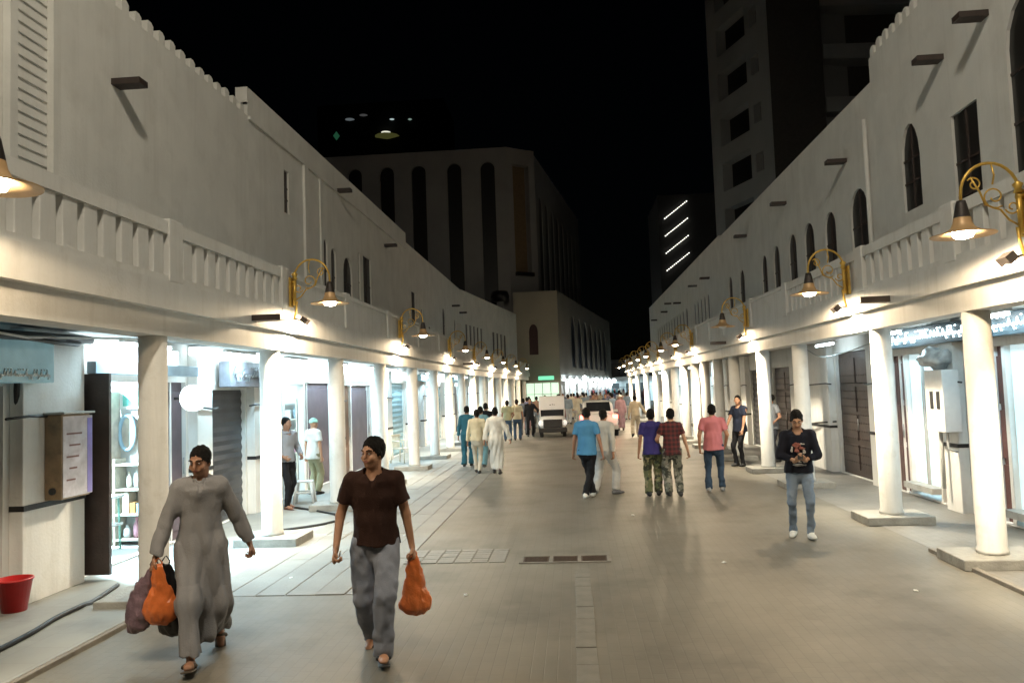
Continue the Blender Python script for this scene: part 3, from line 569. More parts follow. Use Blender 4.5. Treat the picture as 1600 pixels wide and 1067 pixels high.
hose('cable', [(-5.0, 4.5, .075), (-4.95, 6.2, .075), (-4.99, 6.9, .075), (-5.08, 7.4, .075), (-5.1, 7.85, .075), (-5.2, 8.2, .03), (-5.35, 8.9, .03)], .024, 'thick black cable lying along the raised walkway, bottom left')
hose('cable', [(-5.1, 11.5, .02), (-4.9, 12.2, .02), (-4.2, 12.9, .02), (-4.1, 13.6, .02), (-4.8, 14.4, .02), (-5.4, 14.9, .02)], .022, 'black cable curling on the paving past the second left column')
hose('cable', [(-4.6, 18.0, .14), (-4.2, 18.3, .13), (-4.4, 19.0, .03), (-5.0, 19.9, .02)], .02, 'black cable beside the fourth left column base')
hose('cable', [FR(18.5, 1.15, .06), FR(19.2, 1.1, .25), FR(20.0, 1.08, .3), FR(20.4, 1.6, .2), FR(21.0, 2.0, .2)], .02, 'sagging black cable on the wide right pilaster')
hose('cable', [FR(15.2, 2.8, .3), FR(16.5, 2.66, .4), FR(18.3, 2.62, .35), FR(19.6, 2.85, .3)], .012, 'thin cable hanging under the right gallery ceiling', greym)

# ---------------- goods in the bright left shop ----------------
fr = mat('brown_frame', (.35, .16, .05), .4, var=.2); green = mat('green_paint', (.2, .42, .34), .5, var=.2, bump=0); blueg = mat('pale_blue', (.35, .5, .6), .4, var=.3, ns=3, bump=0); tanw = mat('tan_wood', (.66, .6, .5), .5, var=.2)
colsG = [blueg, green, fr, whitep, mat('grey_goods', (.25, .27, .3), .5), mat('pink_goods', (.5, .25, .3), .5), tanw]
CN = ['pale blue', 'green', 'brown', 'white', 'grey', 'pink', 'tan']
def shelf(F, y, d, label, wd=1.0, h=2.1, seed=1, n=5, short='shelf'):
    t = thing('shelf_unit', label, 'shelf', tuple(F(y, .03, d)))
    b = MB(); fbox(b, F, y - wd / 2, y - wd / 2 + .03, .03, h, d - .3, d); b.build('side_panel', tanw, t, world=True); b = MB(); fbox(b, F, y + wd / 2 - .03, y + wd / 2, .03, h, d - .3, d); b.build('side_panel', tanw, t, world=True)
    for k in range(n): b = MB(); z = .1 + k * (h - .2) / (n - 1); fbox(b, F, y - wd / 2 + .031, y + wd / 2 - .031, z, z + .025, d - .3, d); b.build('shelf_board', tanw, t, world=True)
    rr = random.Random(seed)
    for k in range(n - 1):
        z = .127 + k * (h - .2) / (n - 1); u = y - wd / 2 + .06; ii = 0
        while u < y + wd / 2 - .16:
            a = rr.uniform(.07, .14); hh = rr.uniform(.12, .32)
            b = MB(); r_ = a * .42; p = F(u + a / 2, z, d - .13)
            if rr.random() < .5: b.lathe([(r_ * .8, 0), (r_, hh * .2), (r_ * .95, hh * .65), (r_ * .4, hh * .8), (r_ * .45, hh)], p, 12)
            else: fbox(b, F, u, u + a, z, z + hh, d - .24, d - .03)
            ci = rr.choice((0, 1, 2, 3, 3, 3, 4, 5, 6, 3, 6)); o = b.build('boxed_goods' if len(b.v) < 30 else 'jar', colsG[ci]); tag(o, None, 'goods', 'goods on shop shelves'); o['label'] = '%s %s, %s on %s board up of the %s' % (CN[ci], 'box' if o.name[0] == 'b' else 'jar', ORD[ii] if ii else 'first', ORD[k] if k else 'first', short); ii += 1; u += a + .02
    return t
FI = Frame((-6.15, 11.58, 0), (-1, 0, 0), (0, -1, 0)); FI2 = Frame((-6.15, 17.78, 0), (-1, 0, 0), (0, -1, 0))
shelf(FI, .92, .32, 'shelf of mixed goods deep in the bright left shop', .36, 2.3, 2, 7, 'deep shop shelf')
shelf(FI, .35, .3, 'low white shelf below the oval mirror in the bright shop', .7, 1.3, 5, 4, 'low white shelf')
shelf(FI2, .5, .32, 'shelf of colourful goods in the second left shop', .8, 2.1, 8, 6, 'second shop shelf')
def framed(F, y, z, wd, h, d, label, fm, im, name='picture_frame', oval=False):
    t = thing(name, label, 'mirror' if oval else 'picture', tuple(F(y, z, d)))
    if oval:
        b = MB(); pts = [(y + wd / 2 * math.cos(a), z + h / 2 * math.sin(a)) for a in [2 * PI * i / 28 for i in range(28)]]
        b.tube([F(u, v, d) for u, v in pts], .03, 6, closed=True); b.build('frame', fm, t, world=True)
        b = MB(); b.add([F(u, v, d) for u, v in pts], [tuple(range(28))]); b.build('glass', im, t, world=True)
    else:
        b = MB()
        for a0, a1, z0, z1 in ((y - wd / 2, y + wd / 2, z - h / 2, z - h / 2 + .05), (y - wd / 2, y + wd / 2, z + h / 2 - .05, z + h / 2), (y - wd / 2, y - wd / 2 + .05, z - h / 2 + .051, z + h / 2 - .051), (y + wd / 2 - .05, y + wd / 2, z - h / 2 + .051, z + h / 2 - .051)): fbox(b, F, a0, a1, z0, z1, d - .03, d)
        b.build('frame', fm, t, world=True); b = MB(); fbox(b, F, y - wd / 2 + .05, y + wd / 2 - .05, z - h / 2 + .05, z + h / 2 - .05, d - .03, d - .012); b.build('picture', im, t, world=True)
framed(FI, .62, 1.68, .24, .52, .05, 'oval mirror with pale frame hanging in the bright shop', blueg, mat('mirror', (.8, .85, .85), .08, metal=1, var=0, bump=0), 'oval_mirror', True)
framed(FI, .3, 1.62, .28, .48, .04, 'brown framed picture beside the oval mirror', fr, mat('dark_pic', (.08, .1, .12), .3, bump=0))
framed(FI, .45, 2.2, .6, .34, .04, 'green landscape picture hanging high in the bright shop', whitep, mat('green_pic', (.12, .4, .34), .5, var=.5, ns=4, bump=0))
tr = thing('toy_lorry', 'low green and white display rack on the bright shop floor', 'display rack', tuple(FL(10.75, .035, -.5))); tr.name = 'display_rack'
for a_, c_ in ((0, -.3), (0, .3), (-.25, -.28), (-.25, .28)): MB().tube([(a_, c_, 0), (a_, c_ * .85, .75)], .015).build('leg', green, tr)
b = MB(); b.box(-.3, .05, -.32, .32, .74, .78); b.box(-.3, .05, -.3, .3, .35, .38); b.build('shelf_board', whitep, tr)
# bucket, stool, chair
bk = thing('bucket', 'red plastic bucket standing by the front left pilaster', 'bucket', (-5.83, 8.0, .05), .4)
b = MB(); b.lathe([(0, .004), (.1, 0), (.145, .27), (.155, .27), (.155, .285), (.138, .285), (.094, .012), (0, .012)], seg=24, cap=False); b.build('pail', redp, bk); b = MB(); b.tube([(.15 * math.cos(a), .04 * math.sin(a) - .02, .28 - .09 * abs(math.sin(a))) for a in [PI * i / 10 for i in range(11)]], .005, 6); b.build('handle', steelm, bk)
bk.location = (-5.78, 7.78, .05); bk.scale = (1.15, 1.15, 1.15)
so = thing('stool', 'white plastic stool under the arcade near the doorway', 'stool', (-5.45, 15.6, 0.004), .2)
b = MB(); b.box(-.17, .17, -.17, .17, .42, .45); b.build('seat', whitep, so, bevel=.02)
lg = None
for sx, sy in ((1, 1), (1, -1), (-1, 1), (-1, -1)):
    b = MB(); b.tube([(sx * .14, sy * .14, .42), (sx * .19, sy * .19, 0)], [.03, .024], 8); b.build('leg', whitep, so)
b = MB()
for sx, sy, ex, ey in ((1, 1, 1, -1), (1, -1, -1, -1), (-1, -1, -1, 1), (-1, 1, 1, 1)): b.tube([(sx * .165, sy * .165, .22), (ex * .165, ey * .165, .22)], .018, 6)
b.build('stretcher', whitep, so)
ch = thing('plastic_chair', 'cream plastic garden chair by the fourth left column', 'chair', (-5.35, 24.2, .004), 1.2)
cream = mat('cream_plastic', (.7, .62, .48), .4, bump=0)
b = MB(); b.box(-.22, .22, -.22, .22, .42, .45); b.build('seat', cream, ch, bevel=.015)
b = MB()
for k in range(5): b.box(-.19 + k * .085, -.15 + k * .085, .2, .23, .46, .8)
b.box(-.22, .24, .2, .235, .8, .87); b.build('backrest', cream, ch)
for sx, sy in ((1, 1), (1, -1), (-1, 1), (-1, -1)): b = MB(); b.tube([(sx * .2, sy * .2, .42), (sx * .25, sy * .25, 0)], .022, 6); b.build('leg', cream, ch)
for sx in (1, -1): b = MB(); b.tube([(sx * .24, -.2, .43), (sx * .25, -.18, .66), (sx * .24, .2, .68)], .02, 6); b.build('armrest', cream, ch)

# ---------------- background buildings ----------------
hotelm = mat('hotel_stone', (.33, .32, .31), .85, var=.08, ns=.4, wear=.7, wearc=(.26, .25, .25)); podm = mat('podium_stone', (.4, .37, .3), .85, var=.08, ns=.5)
FH = Frame((-20, 62, 0), (1, 0, 0), (0, -1, 0))
ht = thing('hotel_building', 'large pale building with tall arched windows beyond the left row', 'building', (-20, 62, 0))
hs = [hole('arch', c + 20, 1.15, 6, 20.5) for c in (-6.15, -8.85, -11.75, -14.35, -17.0)]
mb = MB(); facade(mb, FH, [(0, 0), (15.4, 0), (15.4, 21.6), (0, 21.6)], hs, .3); fbox(mb, FH, -1, 15.38, 0, 21.4, -20, -.7); fbox(mb, FH, 0, 15.4, 21.3, 21.6, -.69, -.004)
mb.build('wall', hotelm, ht, world=True, fix=False)
for lp in hs: window(FH, lp, .28, ht, False)
FH2 = Frame((-4.6, 62, 0), (2.15, 1.6, 0), (1.6, -2.15, 0)); mb = MB(); fbox(mb, FH2, 0, .55, 0, 21.6, -3, 0); fbox(mb, FH2, 2.1, 2.68, 0, 21.6, -3, 0); fbox(mb, FH2, .55, 2.1, 0, 11.5, -3, -.02); fbox(mb, FH2, .55, 2.1, 20.3, 21.6, -3, -.02); mb.build('corner_wall', hotelm, ht, world=True)
b = MB(); fbox(b, FH2, .5, 2.15, 11.2, 11.5, -1, .3); b.build('corner_sill', darkpane, ht, world=True); b = MB(); fbox(b, FH2, .56, 2.09, 11.5, 20.3, -3, -.6); b.build('corner_recess', mat('recess_brown', (.2, .14, .08), .8), ht, world=True)
FH3 = Frame((-2.45, 63.6, 0), (3.8, 26, 0), (26, -3.8, 0))
hs = [hole('arch', 2.2 + 2.9 * i, 1.5, 9.9, 18.3) for i in range(8)]
mb = MB(); facade(mb, FH3, [(0, 0), (26.3, 0), (26.3, 21.3), (0, 21.3)], hs, .06); fbox(mb, FH3, 0, 26.3, 0, 21.2, -15, -.72); mb.build('side_wall', hotelm, ht, world=True, fix=False)
for lp in hs: window(FH3, lp, .085, ht, False)
pd = thing('podium_building', 'lower tan building with pointed arches beside the crowd', 'building', (-4.4, 61, 0))
FP = Frame((-4.4, 61.2, 0), (1, 0, 0), (0, -1, 0)); FP2 = Frame((-.95, 61.2, 0), (5.6, 33, 0), (33, -5.6, 0))
hs = [hole('pointed', 1.5, .7, 4.8, 7.2)]; mb = MB(); facade(mb, FP, [(0, 0), (3.45, 0), (3.45, 9.75), (0, 9.75)], hs, .3); fbox(mb, FP, 0, 3.44, 0, 9.6, -.75, -.32)
hs2 = [hole('pointed', 7 + 3.5 * i, 2.1, 3.9, 8.3) for i in range(7)]; facade(mb, FP2, [(0, 3.2), (33.4, 3.2), (33.4, 9.75), (0, 9.75)], hs2, .05); fbox(mb, FP2, 0, 33.4, 3.2, 9.7, -1.0, -.42); mb.build('wall', podm, pd, world=True, fix=False)
for lp in hs: window(FP, lp, .28, pd, False, mat('door_maroon', (.06, .02, .02), .6))
for lp in hs2: window(FP2, lp, .075, pd, False, mat('blue_glass', (.04, .05, .07), .3, bump=0))
baysP = []; y = .4
for i in range(10): baysP += [(y, y + 2.4, ['open', 'glass', 'open', 'glass', 'open', 'dark'][i % 6], 2.7), (y + 2.5, y + 3.1, 'pil', 0)]; y += 3.2
SP = front(FP2, baysP, 'bright shopfronts of the tan building at the street bend', 'L')
for i in range(10): tube_lamp(FP2, 1.6 + 3.2 * i, 2.95, .5, 60, 'tube light over the bright far shops, %s from the corner' % ORD[i], 2.0, 'tube lights of the far shops', (.85, .95, 1))
gs = tag(MB().box(-2.6, -1.4, 60.2, 60.32, 2.8, 3.1).build('shop_sign', mat('green_sign', (.05, .4, .2), emit=(.25, .9, .55), es=.8, bump=0)), 'glowing green shop sign at the end of the left row', 'sign')
sg = thing('shop_window', 'lit pale green shop window at the end of the left row', 'shop window', (-2.3, 60.3, .9)); plg = mat('pale_green_lit', (.6, .8, .65), emit=(.7, .95, .78), es=.75, bump=0)
pr = None
for i in range(4):
    for k in range(2):
        if pr is None: pr = MB().box(-.28, .28, 0, .05, 0, .8).build('pane', plg, sg); q = pr
        else: q = rep(pr, sg, (0, 0, 0))
        q.location = (-.95 + i * .63, rnd.uniform(0, .03), k * .86)
MB().box(-1.3, 1.3, .08, .2, -.05, 1.75).build('frame', greym, sg)
# stands of goods in front of the bright far shops
gcol = [whitep, paper, mat('turq2', (.1, .4, .45), .6, bump=0), mat('goods_red', (.45, .06, .05), .6, bump=0), tanw, blueg, mat('goods_navy', (.03, .05, .12), .7, bump=0)]
for i in range(9):
    p = FP2(2.2 + i * 2.6, 0, 1.0 + .5 * (i % 3)); t = thing('goods_stand', 'stand of hanging goods before the bright far shops, %s from the corner' % ORD[i], 'goods stand', tuple(p), rnd.uniform(-.3, .3), 'stands before the far shops')
    b = MB(); b.tube([(-.5, 0, 0), (-.5, 0, 1.9), (.5, 0, 1.9), (.5, 0, 0)], .025, 6); b.build('rail', steelm, t)
    for k in range(6):
        h = rnd.uniform(.6, 1.1); b = MB(); x = -.42 + k * .165; b.lathe([(.02, 0), (.075, -.1), (.085, -h), (.0, -h)], (x, rnd.uniform(-.05, .05), 1.87), 8, cap=False); b.build('garment', rnd.choice(gcol), t)
# round water tank / dish silhouette
wt = thing('water_tank', 'dark round tank on a pole above the far left roofs', 'tank', (-5.3, 60.0, 0)); b = MB(); b.lathe([(0, 8.9), (.6, 8.95), (.72, 9.3), (.6, 9.7), (0, 9.8)], seg=20); b.build('tank_body', darkpane, wt); b = MB(); b.box(-.25, .25, -.2, .2, 0, 8.9); b.build('pole', hotelm, wt)
# end of street: wall across far right, dark
ew = thing('far_building', 'dark low building closing the far right end of the street', 'building', (9, 100, 0)); b = MB(); b.box(-5.5, 20, 0, 8, 0, 5.5, 0); b.build('wall', mat('far_dark', (.12, .12, .12), .9), ew)
for i in range(6): b = MB(); b.box(-4.5 + i * 3, -3 + i * 3, -.05, -.003, 3.6, 5); b.build('window', darkpane, ew)
baysE = [(.3, 2.2, 'open', 2.5), (2.4, 2.9, 'pil', 0), (3.0, 5.2, 'open', 2.5), (5.4, 5.9, 'pil', 0), (6, 8, 'glass', 2.5)]
FE = Frame((3.6, 99.0, 0), (1, 0, 0), (0, -1, 0)); front(FE, baysE, 'lit shopfronts facing the camera at the far end', 'L')
for i in range(3): tube_lamp(FE, 1.3 + 2.8 * i, 2.9, .6, 90, 'tube light over the shops closing the street, %s from left' % ORD[i], 2.0, 'tube lights of the far shops')
# right tower
FT = Frame((11.3, 60, 0), (3.6, -10.5, 0), (-10.5, -3.6, 0)); tow = thing('tower_block', 'tall dark apartment tower with balconies above the right roofs', 'building', (11.3, 60, 0))
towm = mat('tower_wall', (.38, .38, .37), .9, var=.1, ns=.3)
hs = [hole('rect', 3.3, 3.9, z, z + 2.1) for z in np.arange(6, 47, 3.4)] + [hole('rect', 6.3, .9, z + .2, z + 1.5) for z in np.arange(6, 47, 3.4)]
mb = MB(); facade(mb, FT, [(0, 0), (8, 0), (8, 50), (0, 50)], hs, .9); fbox(mb, FT, 0, 8, 0, 49.9, -9, -.92); mb.build('wall', towm, tow, world=True, fix=False)
for lp in hs: window(FT, lp, .85, tow, False)
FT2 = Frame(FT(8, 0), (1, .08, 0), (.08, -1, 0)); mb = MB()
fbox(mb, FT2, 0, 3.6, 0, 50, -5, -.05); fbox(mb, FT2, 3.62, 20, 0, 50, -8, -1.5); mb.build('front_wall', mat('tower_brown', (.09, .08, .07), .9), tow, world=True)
pr = None
for k in range(11):
    z = 9 + k * 3.6
    if pr is None: b = MB(); fbox(b, FT2, 3.65, 19, 0, 1.0, -1.49, 0); pr = b.build('balcony', towm, tow, world=True); pr.location = (0, 0, z)
    else: rep(pr, tow, (0, 0, z - 9))
# distant building with strings of bulbs
sb_ = thing('lit_building', 'distant dark building with slanting strings of white bulbs', 'building', (8.2, 70, 0))
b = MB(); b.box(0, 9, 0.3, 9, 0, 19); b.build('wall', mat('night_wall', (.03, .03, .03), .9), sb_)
pr = None; bm_ = mat('string_bulb', (1, 1, 1), emit=(1, .97, .85), es=3.5, bump=0)
for r_ in range(4):
    for k in range(13):
        x = .55 + k * .165; z = 12.2 + r_ * 1.55 + k * .1225
        if pr is None: b = MB(); b.lathe([(0, -.05), (.06, 0), (0, .05)], seg=8); pr = b.build('bulb', bm_, sb_); q = pr
        else: q = rep(pr, sb_, (0, 0, 0))
        q.location = (x, .15, z)
hb = thing('hilltop_building', 'almost black high building with a few faint lights, upper left', 'building', (-34, 130, 0))
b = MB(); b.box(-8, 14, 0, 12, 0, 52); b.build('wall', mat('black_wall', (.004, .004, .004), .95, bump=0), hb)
for (x, z, wd, h, c, e) in ((-4.6, 46.5, 1.1, 1.6, (.1, .5, .25), .09), (-2.2, 49.2, 1.6, .35, (.6, .7, .75), .12), (.2, 49.8, 1.4, .3, (.5, .5, .5), .08), (5.1, 48.8, .8, .3, (.8, 1, 1), .45), (4.2, 45.9, 4.2, .9, (.35, .35, .1), .10), (4.0, 46.6, 1.6, .3, (1, 1, .8), .7), (8.2, 48.6, .7, .4, (.5, .7, .6), .3)):
    b = MB(); b.lathe([(0, -h / 2), (wd / 2, 0), (0, h / 2)], seg=12, M=Matrix.Translation((x, -.3, z)) @ Matrix.Rotation(0, 4, 'X')); b.build('lit_window', mat('faint%d' % int(x * 10 + 100), (.1, .1, .1), emit=c, es=e, bump=0), hb)
sc_all = None

for i, (x, y) in enumerate(((-1.2, 8.3), (1.7, 9.6), (3.3, 8.2), (-2.6, 11.8), (.9, 13.2), (-3.4, 9.2))):
    o = crumple('paper_scrap', (0, 0, 0), .022, paper, None, i + 3, .6, 2, (1, 1.4, .3)); o.location = (x, y, .008); o['label'] = 'scrap of white paper litter on the street, %s from the camera' % ORD[[1, 3, 0, 4, 5, 2][i]]; o['category'] = 'litter'; o['group'] = 'litter on the street'

# glowing globes hung before the far shops
pr = None; glm = mat('globe_glow', (1, 1, 1), emit=(.9, .97, 1), es=9, bump=0); rg = random.Random(9)
for i in range(14):
    p = FP2(.6 + i * 1.9, rg.uniform(2.25, 3.05), .9 + .5 * rg.random())
    if pr is None:
        pr = thing('globe_light', '', 'light', tuple(p), 0, 'globe lights before the far shops'); MB().lathe([(0, -.17), (.12, -.12), (.17, 0), (.12, .12), (0, .17)], seg=14).build('globe', glm, pr); MB().tube([(0, 0, .17), (0, 0, .5)], .012, 5).build('stem', darkmetal, pr); q = pr
    else: q = copy_tree(pr); q.location = p
    q['label'] = 'glowing white globe before the far shops at the bend, %s from the left' % ORD[i]
# ---------------- people ----------------
SKIN = [mat('skin_brown', (.42, .22, .13), .5, var=.08, ns=8, bump=.05), mat('skin_dark', (.32, .165, .10), .5, var=.08, ns=8, bump=.05), mat('skin_light', (.42, .24, .15), .5, var=.08, ns=8, bump=.05)]
SKC = [(.42, .22, .13), (.32, .165, .10), (.42, .24, .15)]
hairm = mat('hair_black', (.008, .007, .006), .75, var=.3, ns=30, bump=.6, bs=140, spec=.15); lipm = mat('lip', (.26, .09, .07), .5, bump=0); eyew = mat('eye_white', (.32, .29, .27), .3, bump=0); eyed = mat('eye_dark', (.01, .008, .006), .2, bump=0)
class Field:
    def __init__(s, lo, hi, h):
        s.lo = np.array(lo, np.float32); s.h = h; s.n = np.maximum(np.ceil((np.array(hi) - s.lo) / h).astype(int) + 1, 3); s.d = np.full(s.n, .2, np.float32)
        s.ax = [s.lo[i] + h * np.arange(s.n[i], dtype=np.float32) for i in range(3)]
    def _reg(s, lo, hi):
        a = np.clip(np.floor((np.array(lo) - s.lo) / s.h).astype(int), 0, s.n - 1); b = np.clip(np.ceil((np.array(hi) - s.lo) / s.h).astype(int) + 1, 0, s.n)
        if (b <= a).any(): return None
        sl = tuple(slice(a[i], b[i]) for i in range(3)); return sl, s.ax[0][sl[0]][:, None, None], s.ax[1][sl[1]][None, :, None], s.ax[2][sl[2]][None, None, :]
    def cone(s, a, b, ra, rb, k=.02, flat=1, side=None, clips=(), sub=False):
        a = np.array(a, float); b = np.array(b, float); R_ = max(ra, rb) + .05
        q = s._reg(np.minimum(a, b) - R_, np.maximum(a, b) + R_)
        if q is None: return s
        sl, X, Y, Z = q; ab = b - a; L2 = max(ab @ ab, 1e-9)
        px, py, pz = X - a[0], Y - a[1], Z - a[2]; t = np.clip((px * ab[0] + py * ab[1] + pz * ab[2]) / L2, 0, 1)
        dx, dy, dz = px - t * ab[0], py - t * ab[1], pz - t * ab[2]; r = ra + (rb - ra) * t
        if flat != 1:                       # squash along the direction side x axis
            e = ab / math.sqrt(L2); sd = np.array(side, float); v = np.cross(e, sd); v /= np.linalg.norm(v); c = dx * v[0] + dy * v[1] + dz * v[2]; f = 1 / flat ** 2 - 1
            d = (np.sqrt(dx * dx + dy * dy + dz * dz + f * c * c) - r) * min(1, flat ** .5)
        else: d = np.sqrt(dx * dx + dy * dy + dz * dz) - r
        return s._put(sl, X, Y, Z, d, k, clips, sub)
    def ell(s, c, r, k=.02, clips=(), sub=False, yaw=0, tilt=0):
        c = np.array(c, float); R_ = max(r) + .05; q = s._reg(c - R_, c + R_)
        if q is None: return s
        sl, X, Y, Z = q; x, y, z = X - c[0], Y - c[1], Z - c[2]
        if yaw: x, y = x * math.cos(yaw) + y * math.sin(yaw), -x * math.sin(yaw) + y * math.cos(yaw)
        if tilt: y, z = y * math.cos(tilt) + z * math.sin(tilt), -y * math.sin(tilt) + z * math.cos(tilt)
        k0 = np.sqrt((x / r[0]) ** 2 + (y / r[1]) ** 2 + (z / r[2]) ** 2); k1 = np.sqrt((x / r[0] ** 2) ** 2 + (y / r[1] ** 2) ** 2 + (z / r[2] ** 2) ** 2) + 1e-6
        return s._put(sl, X, Y, Z, k0 * (k0 - 1) / k1, k, clips, sub)
    def _put(s, sl, X, Y, Z, d, k, clips, sub):
        for p, n in clips: d = np.maximum(d, (X - p[0]) * n[0] + (Y - p[1]) * n[1] + (Z - p[2]) * n[2])
        o = s.d[sl]
        if sub: s.d[sl] = np.maximum(o, -d); return s
        if k > 0: h = np.maximum(k - np.abs(o - d), 0) / k; s.d[sl] = np.minimum(o, d) - h * h * k * .25
        else: s.d[sl] = np.minimum(o, d)
        return s
    def clip(s, p, n):
        s.d = np.maximum(s.d, (s.ax[0][:, None, None] - p[0]) * n[0] + (s.ax[1][None, :, None] - p[1]) * n[1] + (s.ax[2][None, None, :] - p[2]) * n[2]); return s
    def warp(s, amp, f, seed=0, vert=1.0):
        rs = np.random.RandomState(int(seed) * 7 + 11); X, Y, Z = s.ax[0], s.ax[1], s.ax[2]
        def lat(fx, fy, fz):                     # value noise on a random lattice, trilinear
            L = [(X - s.lo[0]) * fx, (Y - s.lo[1]) * fy, (Z - s.lo[2]) * fz]; n = [int(q.max()) + 2 for q in L]; G = rs.uniform(-1, 1, n).astype(np.float32)
            for i in range(3):
                q = L[i]; i0 = q.astype(int); t = q - i0; t = (t * t * (3 - 2 * t)).astype(np.float32); sh_ = [1, 1, 1]; sh_[i] = len(q); t = t.reshape(sh_); G = np.take(G, i0, i) * (1 - t) + np.take(G, i0 + 1, i) * t
            return G
        k = f / 4.5; s.d = s.d + amp * (1.3 * lat(k, k, k * vert * .8) + .8 * lat(k * 2.2, k * 2.2, k * 1.5 * vert)); return s
    def mesh(s):
        d = s.d; n = d.shape; I = d < 0
        c = sum(I[i:n[0] - 1 + i, j:n[1] - 1 + j, k:n[2] - 1 + k].astype(np.int8) for i in (0, 1) for j in (0, 1) for k in (0, 1)); act = (c > 0) & (c < 8)
        idx = -np.ones(act.shape, np.int64); A = np.argwhere(act); idx[act] = np.arange(len(A))
        if not len(A): return np.zeros((0, 3)), np.zeros((0, 4), int)
        P = np.zeros((len(A), 3)); cnt = np.zeros(len(A))
        cor = {(i, j, k): d[A[:, 0] + i, A[:, 1] + j, A[:, 2] + k] for i in (0, 1) for j in (0, 1) for k in (0, 1)}
        for a in cor:
            for ax in range(3):
                if a[ax] == 0:
                    b = list(a); b[ax] = 1; va, vb = cor[a], cor[tuple(b)]; m = (va < 0) != (vb < 0); t = np.where(m, va / np.where(m, va - vb, 1), 0)
                    q = np.array(a, float)[None, :].repeat(len(A), 0); q[:, ax] += t; P += q * m[:, None]; cnt += m
        P = P / cnt[:, None] + A; V = s.lo + P * s.h; Fs = []
        for ax in range(3):
            u, v = [(1, 2), (2, 0), (0, 1)][ax]; s0 = [slice(1, n[0] - 1)] * 3; s0 = [slice(1, n[i] - 1) for i in range(3)]; s0[ax] = slice(0, n[ax] - 1); s1 = list(s0); s1[ax] = slice(1, n[ax])
            a, b = I[tuple(s0)], I[tuple(s1)]; E = np.argwhere(a != b); off = np.array([s0[i].start for i in range(3)]); E = E + off
            if not len(E): continue
            ins = I[E[:, 0], E[:, 1], E[:, 2]]; du = np.zeros(3, int); du[u] = 1; dv = np.zeros(3, int); dv[v] = 1
            q = [idx[tuple((E - du - dv).T)], idx[tuple((E - dv).T)], idx[tuple(E.T)], idx[tuple((E - du).T)]]; q = np.stack(q, 1); q[~ins] = q[~ins][:, ::-1]; Fs.append(q)
        return V, np.concatenate(Fs)
def mesh_obj(name, VF, mats, parent=None, pick=None):
    V = np.concatenate([v for v, f in VF]); k = 0; F_ = []
    for v, f in VF: F_.append(f + k); k += len(v)
    F_ = np.concatenate(F_); me = bpy.data.meshes.new(name); me.vertices.add(len(V)); me.vertices.foreach_set('co', V.astype(np.float32).ravel()); me.loops.add(len(F_) * 4); me.loops.foreach_set('vertex_index', F_.ravel().astype(np.int32))
    me.polygons.add(len(F_)); me.polygons.foreach_set('loop_start', np.arange(0, len(F_) * 4, 4, dtype=np.int32)); me.polygons.foreach_set('use_smooth', np.ones(len(F_), bool))
    for m in (mats if isinstance(mats, (list, tuple)) else [mats]): me.materials.append(m)
    if pick is not None: me.polygons.foreach_set('material_index', pick(V[F_].mean(1)).astype(np.int32))
    me.update(calc_edges=True); me.validate()
    o = bpy.data.objects.new(name, me); COL.objects.link(o); o.parent = parent; return o
def ik(a, t, l1, l2, pole):
    a = np.array(a, float); t = np.array(t, float); d = t - a; L = np.linalg.norm(d); m = (l1 + l2) * .999
    if L > m: d *= m / L; t = a + d; L = m
    e = d / L; x = (l1 * l1 - l2 * l2 + L * L) / (2 * L); h = math.sqrt(max(l1 * l1 - x * x, 0)); p = np.array(pole, float); p = p - e * (p @ e); p /= np.linalg.norm(p) + 1e-9
    return a + e * x + p * h, t
def U(v): v = np.array(v, float); return v / np.linalg.norm(v)
def hand(w_, d, nrm, side, curl, h=.006, s=1.0):
    """w_ wrist, d direction of the hand, nrm palm normal, side +1/-1 for the thumb side"""
    d = U(d); nrm = np.array(nrm, float); nrm = U(nrm - d * (nrm @ d)); wd = np.cross(nrm, d) * side; F_ = Field(w_ - .17 * s, w_ + .17 * s + d * .06, h)
    pc = w_ + d * .05 * s; F_.cone(w_ - d * .03, w_ + d * .015, .026 * s, .025 * s, .01); F_.cone(w_ + d * .02 * s, w_ + d * .085 * s, .036 * s, .042 * s, .012, .45, wd)
    for i, (o, L, r) in enumerate(((.031, .078, .0095), (.0105, .088, .0098), (-.0105, .082, .0094), (-.031, .064, .0085))):
        p = w_ + d * .088 * s + wd * o * s; a = .15 + curl * (.9 + .08 * i); dr = d
        for j, fr_ in enumerate((.45, .32, .23)):
            dr = d * math.cos(a) + nrm * math.sin(a) + wd * o * .8; dr = U(dr); q = p + dr * L * fr_ * s; F_.cone(p, q, r * s * (1 - .08 * j), r * s * (.93 - .1 * j), .003); p = q; a += curl * 1.15 + .08
    p = w_ + d * .03 * s + wd * .028 * s; t1 = U(d * .75 + wd * .75 + nrm * .35 * (curl + .3)); q = p + t1 * .042 * s; F_.cone(p, q, .014 * s, .0115 * s, .008); t2 = U(d * .9 + wd * (.3 - .5 * curl) + nrm * .6 * curl); F_.cone(q, q + t2 * .032 * s, .0112 * s, .009 * s, .004)
    return F_.mesh()
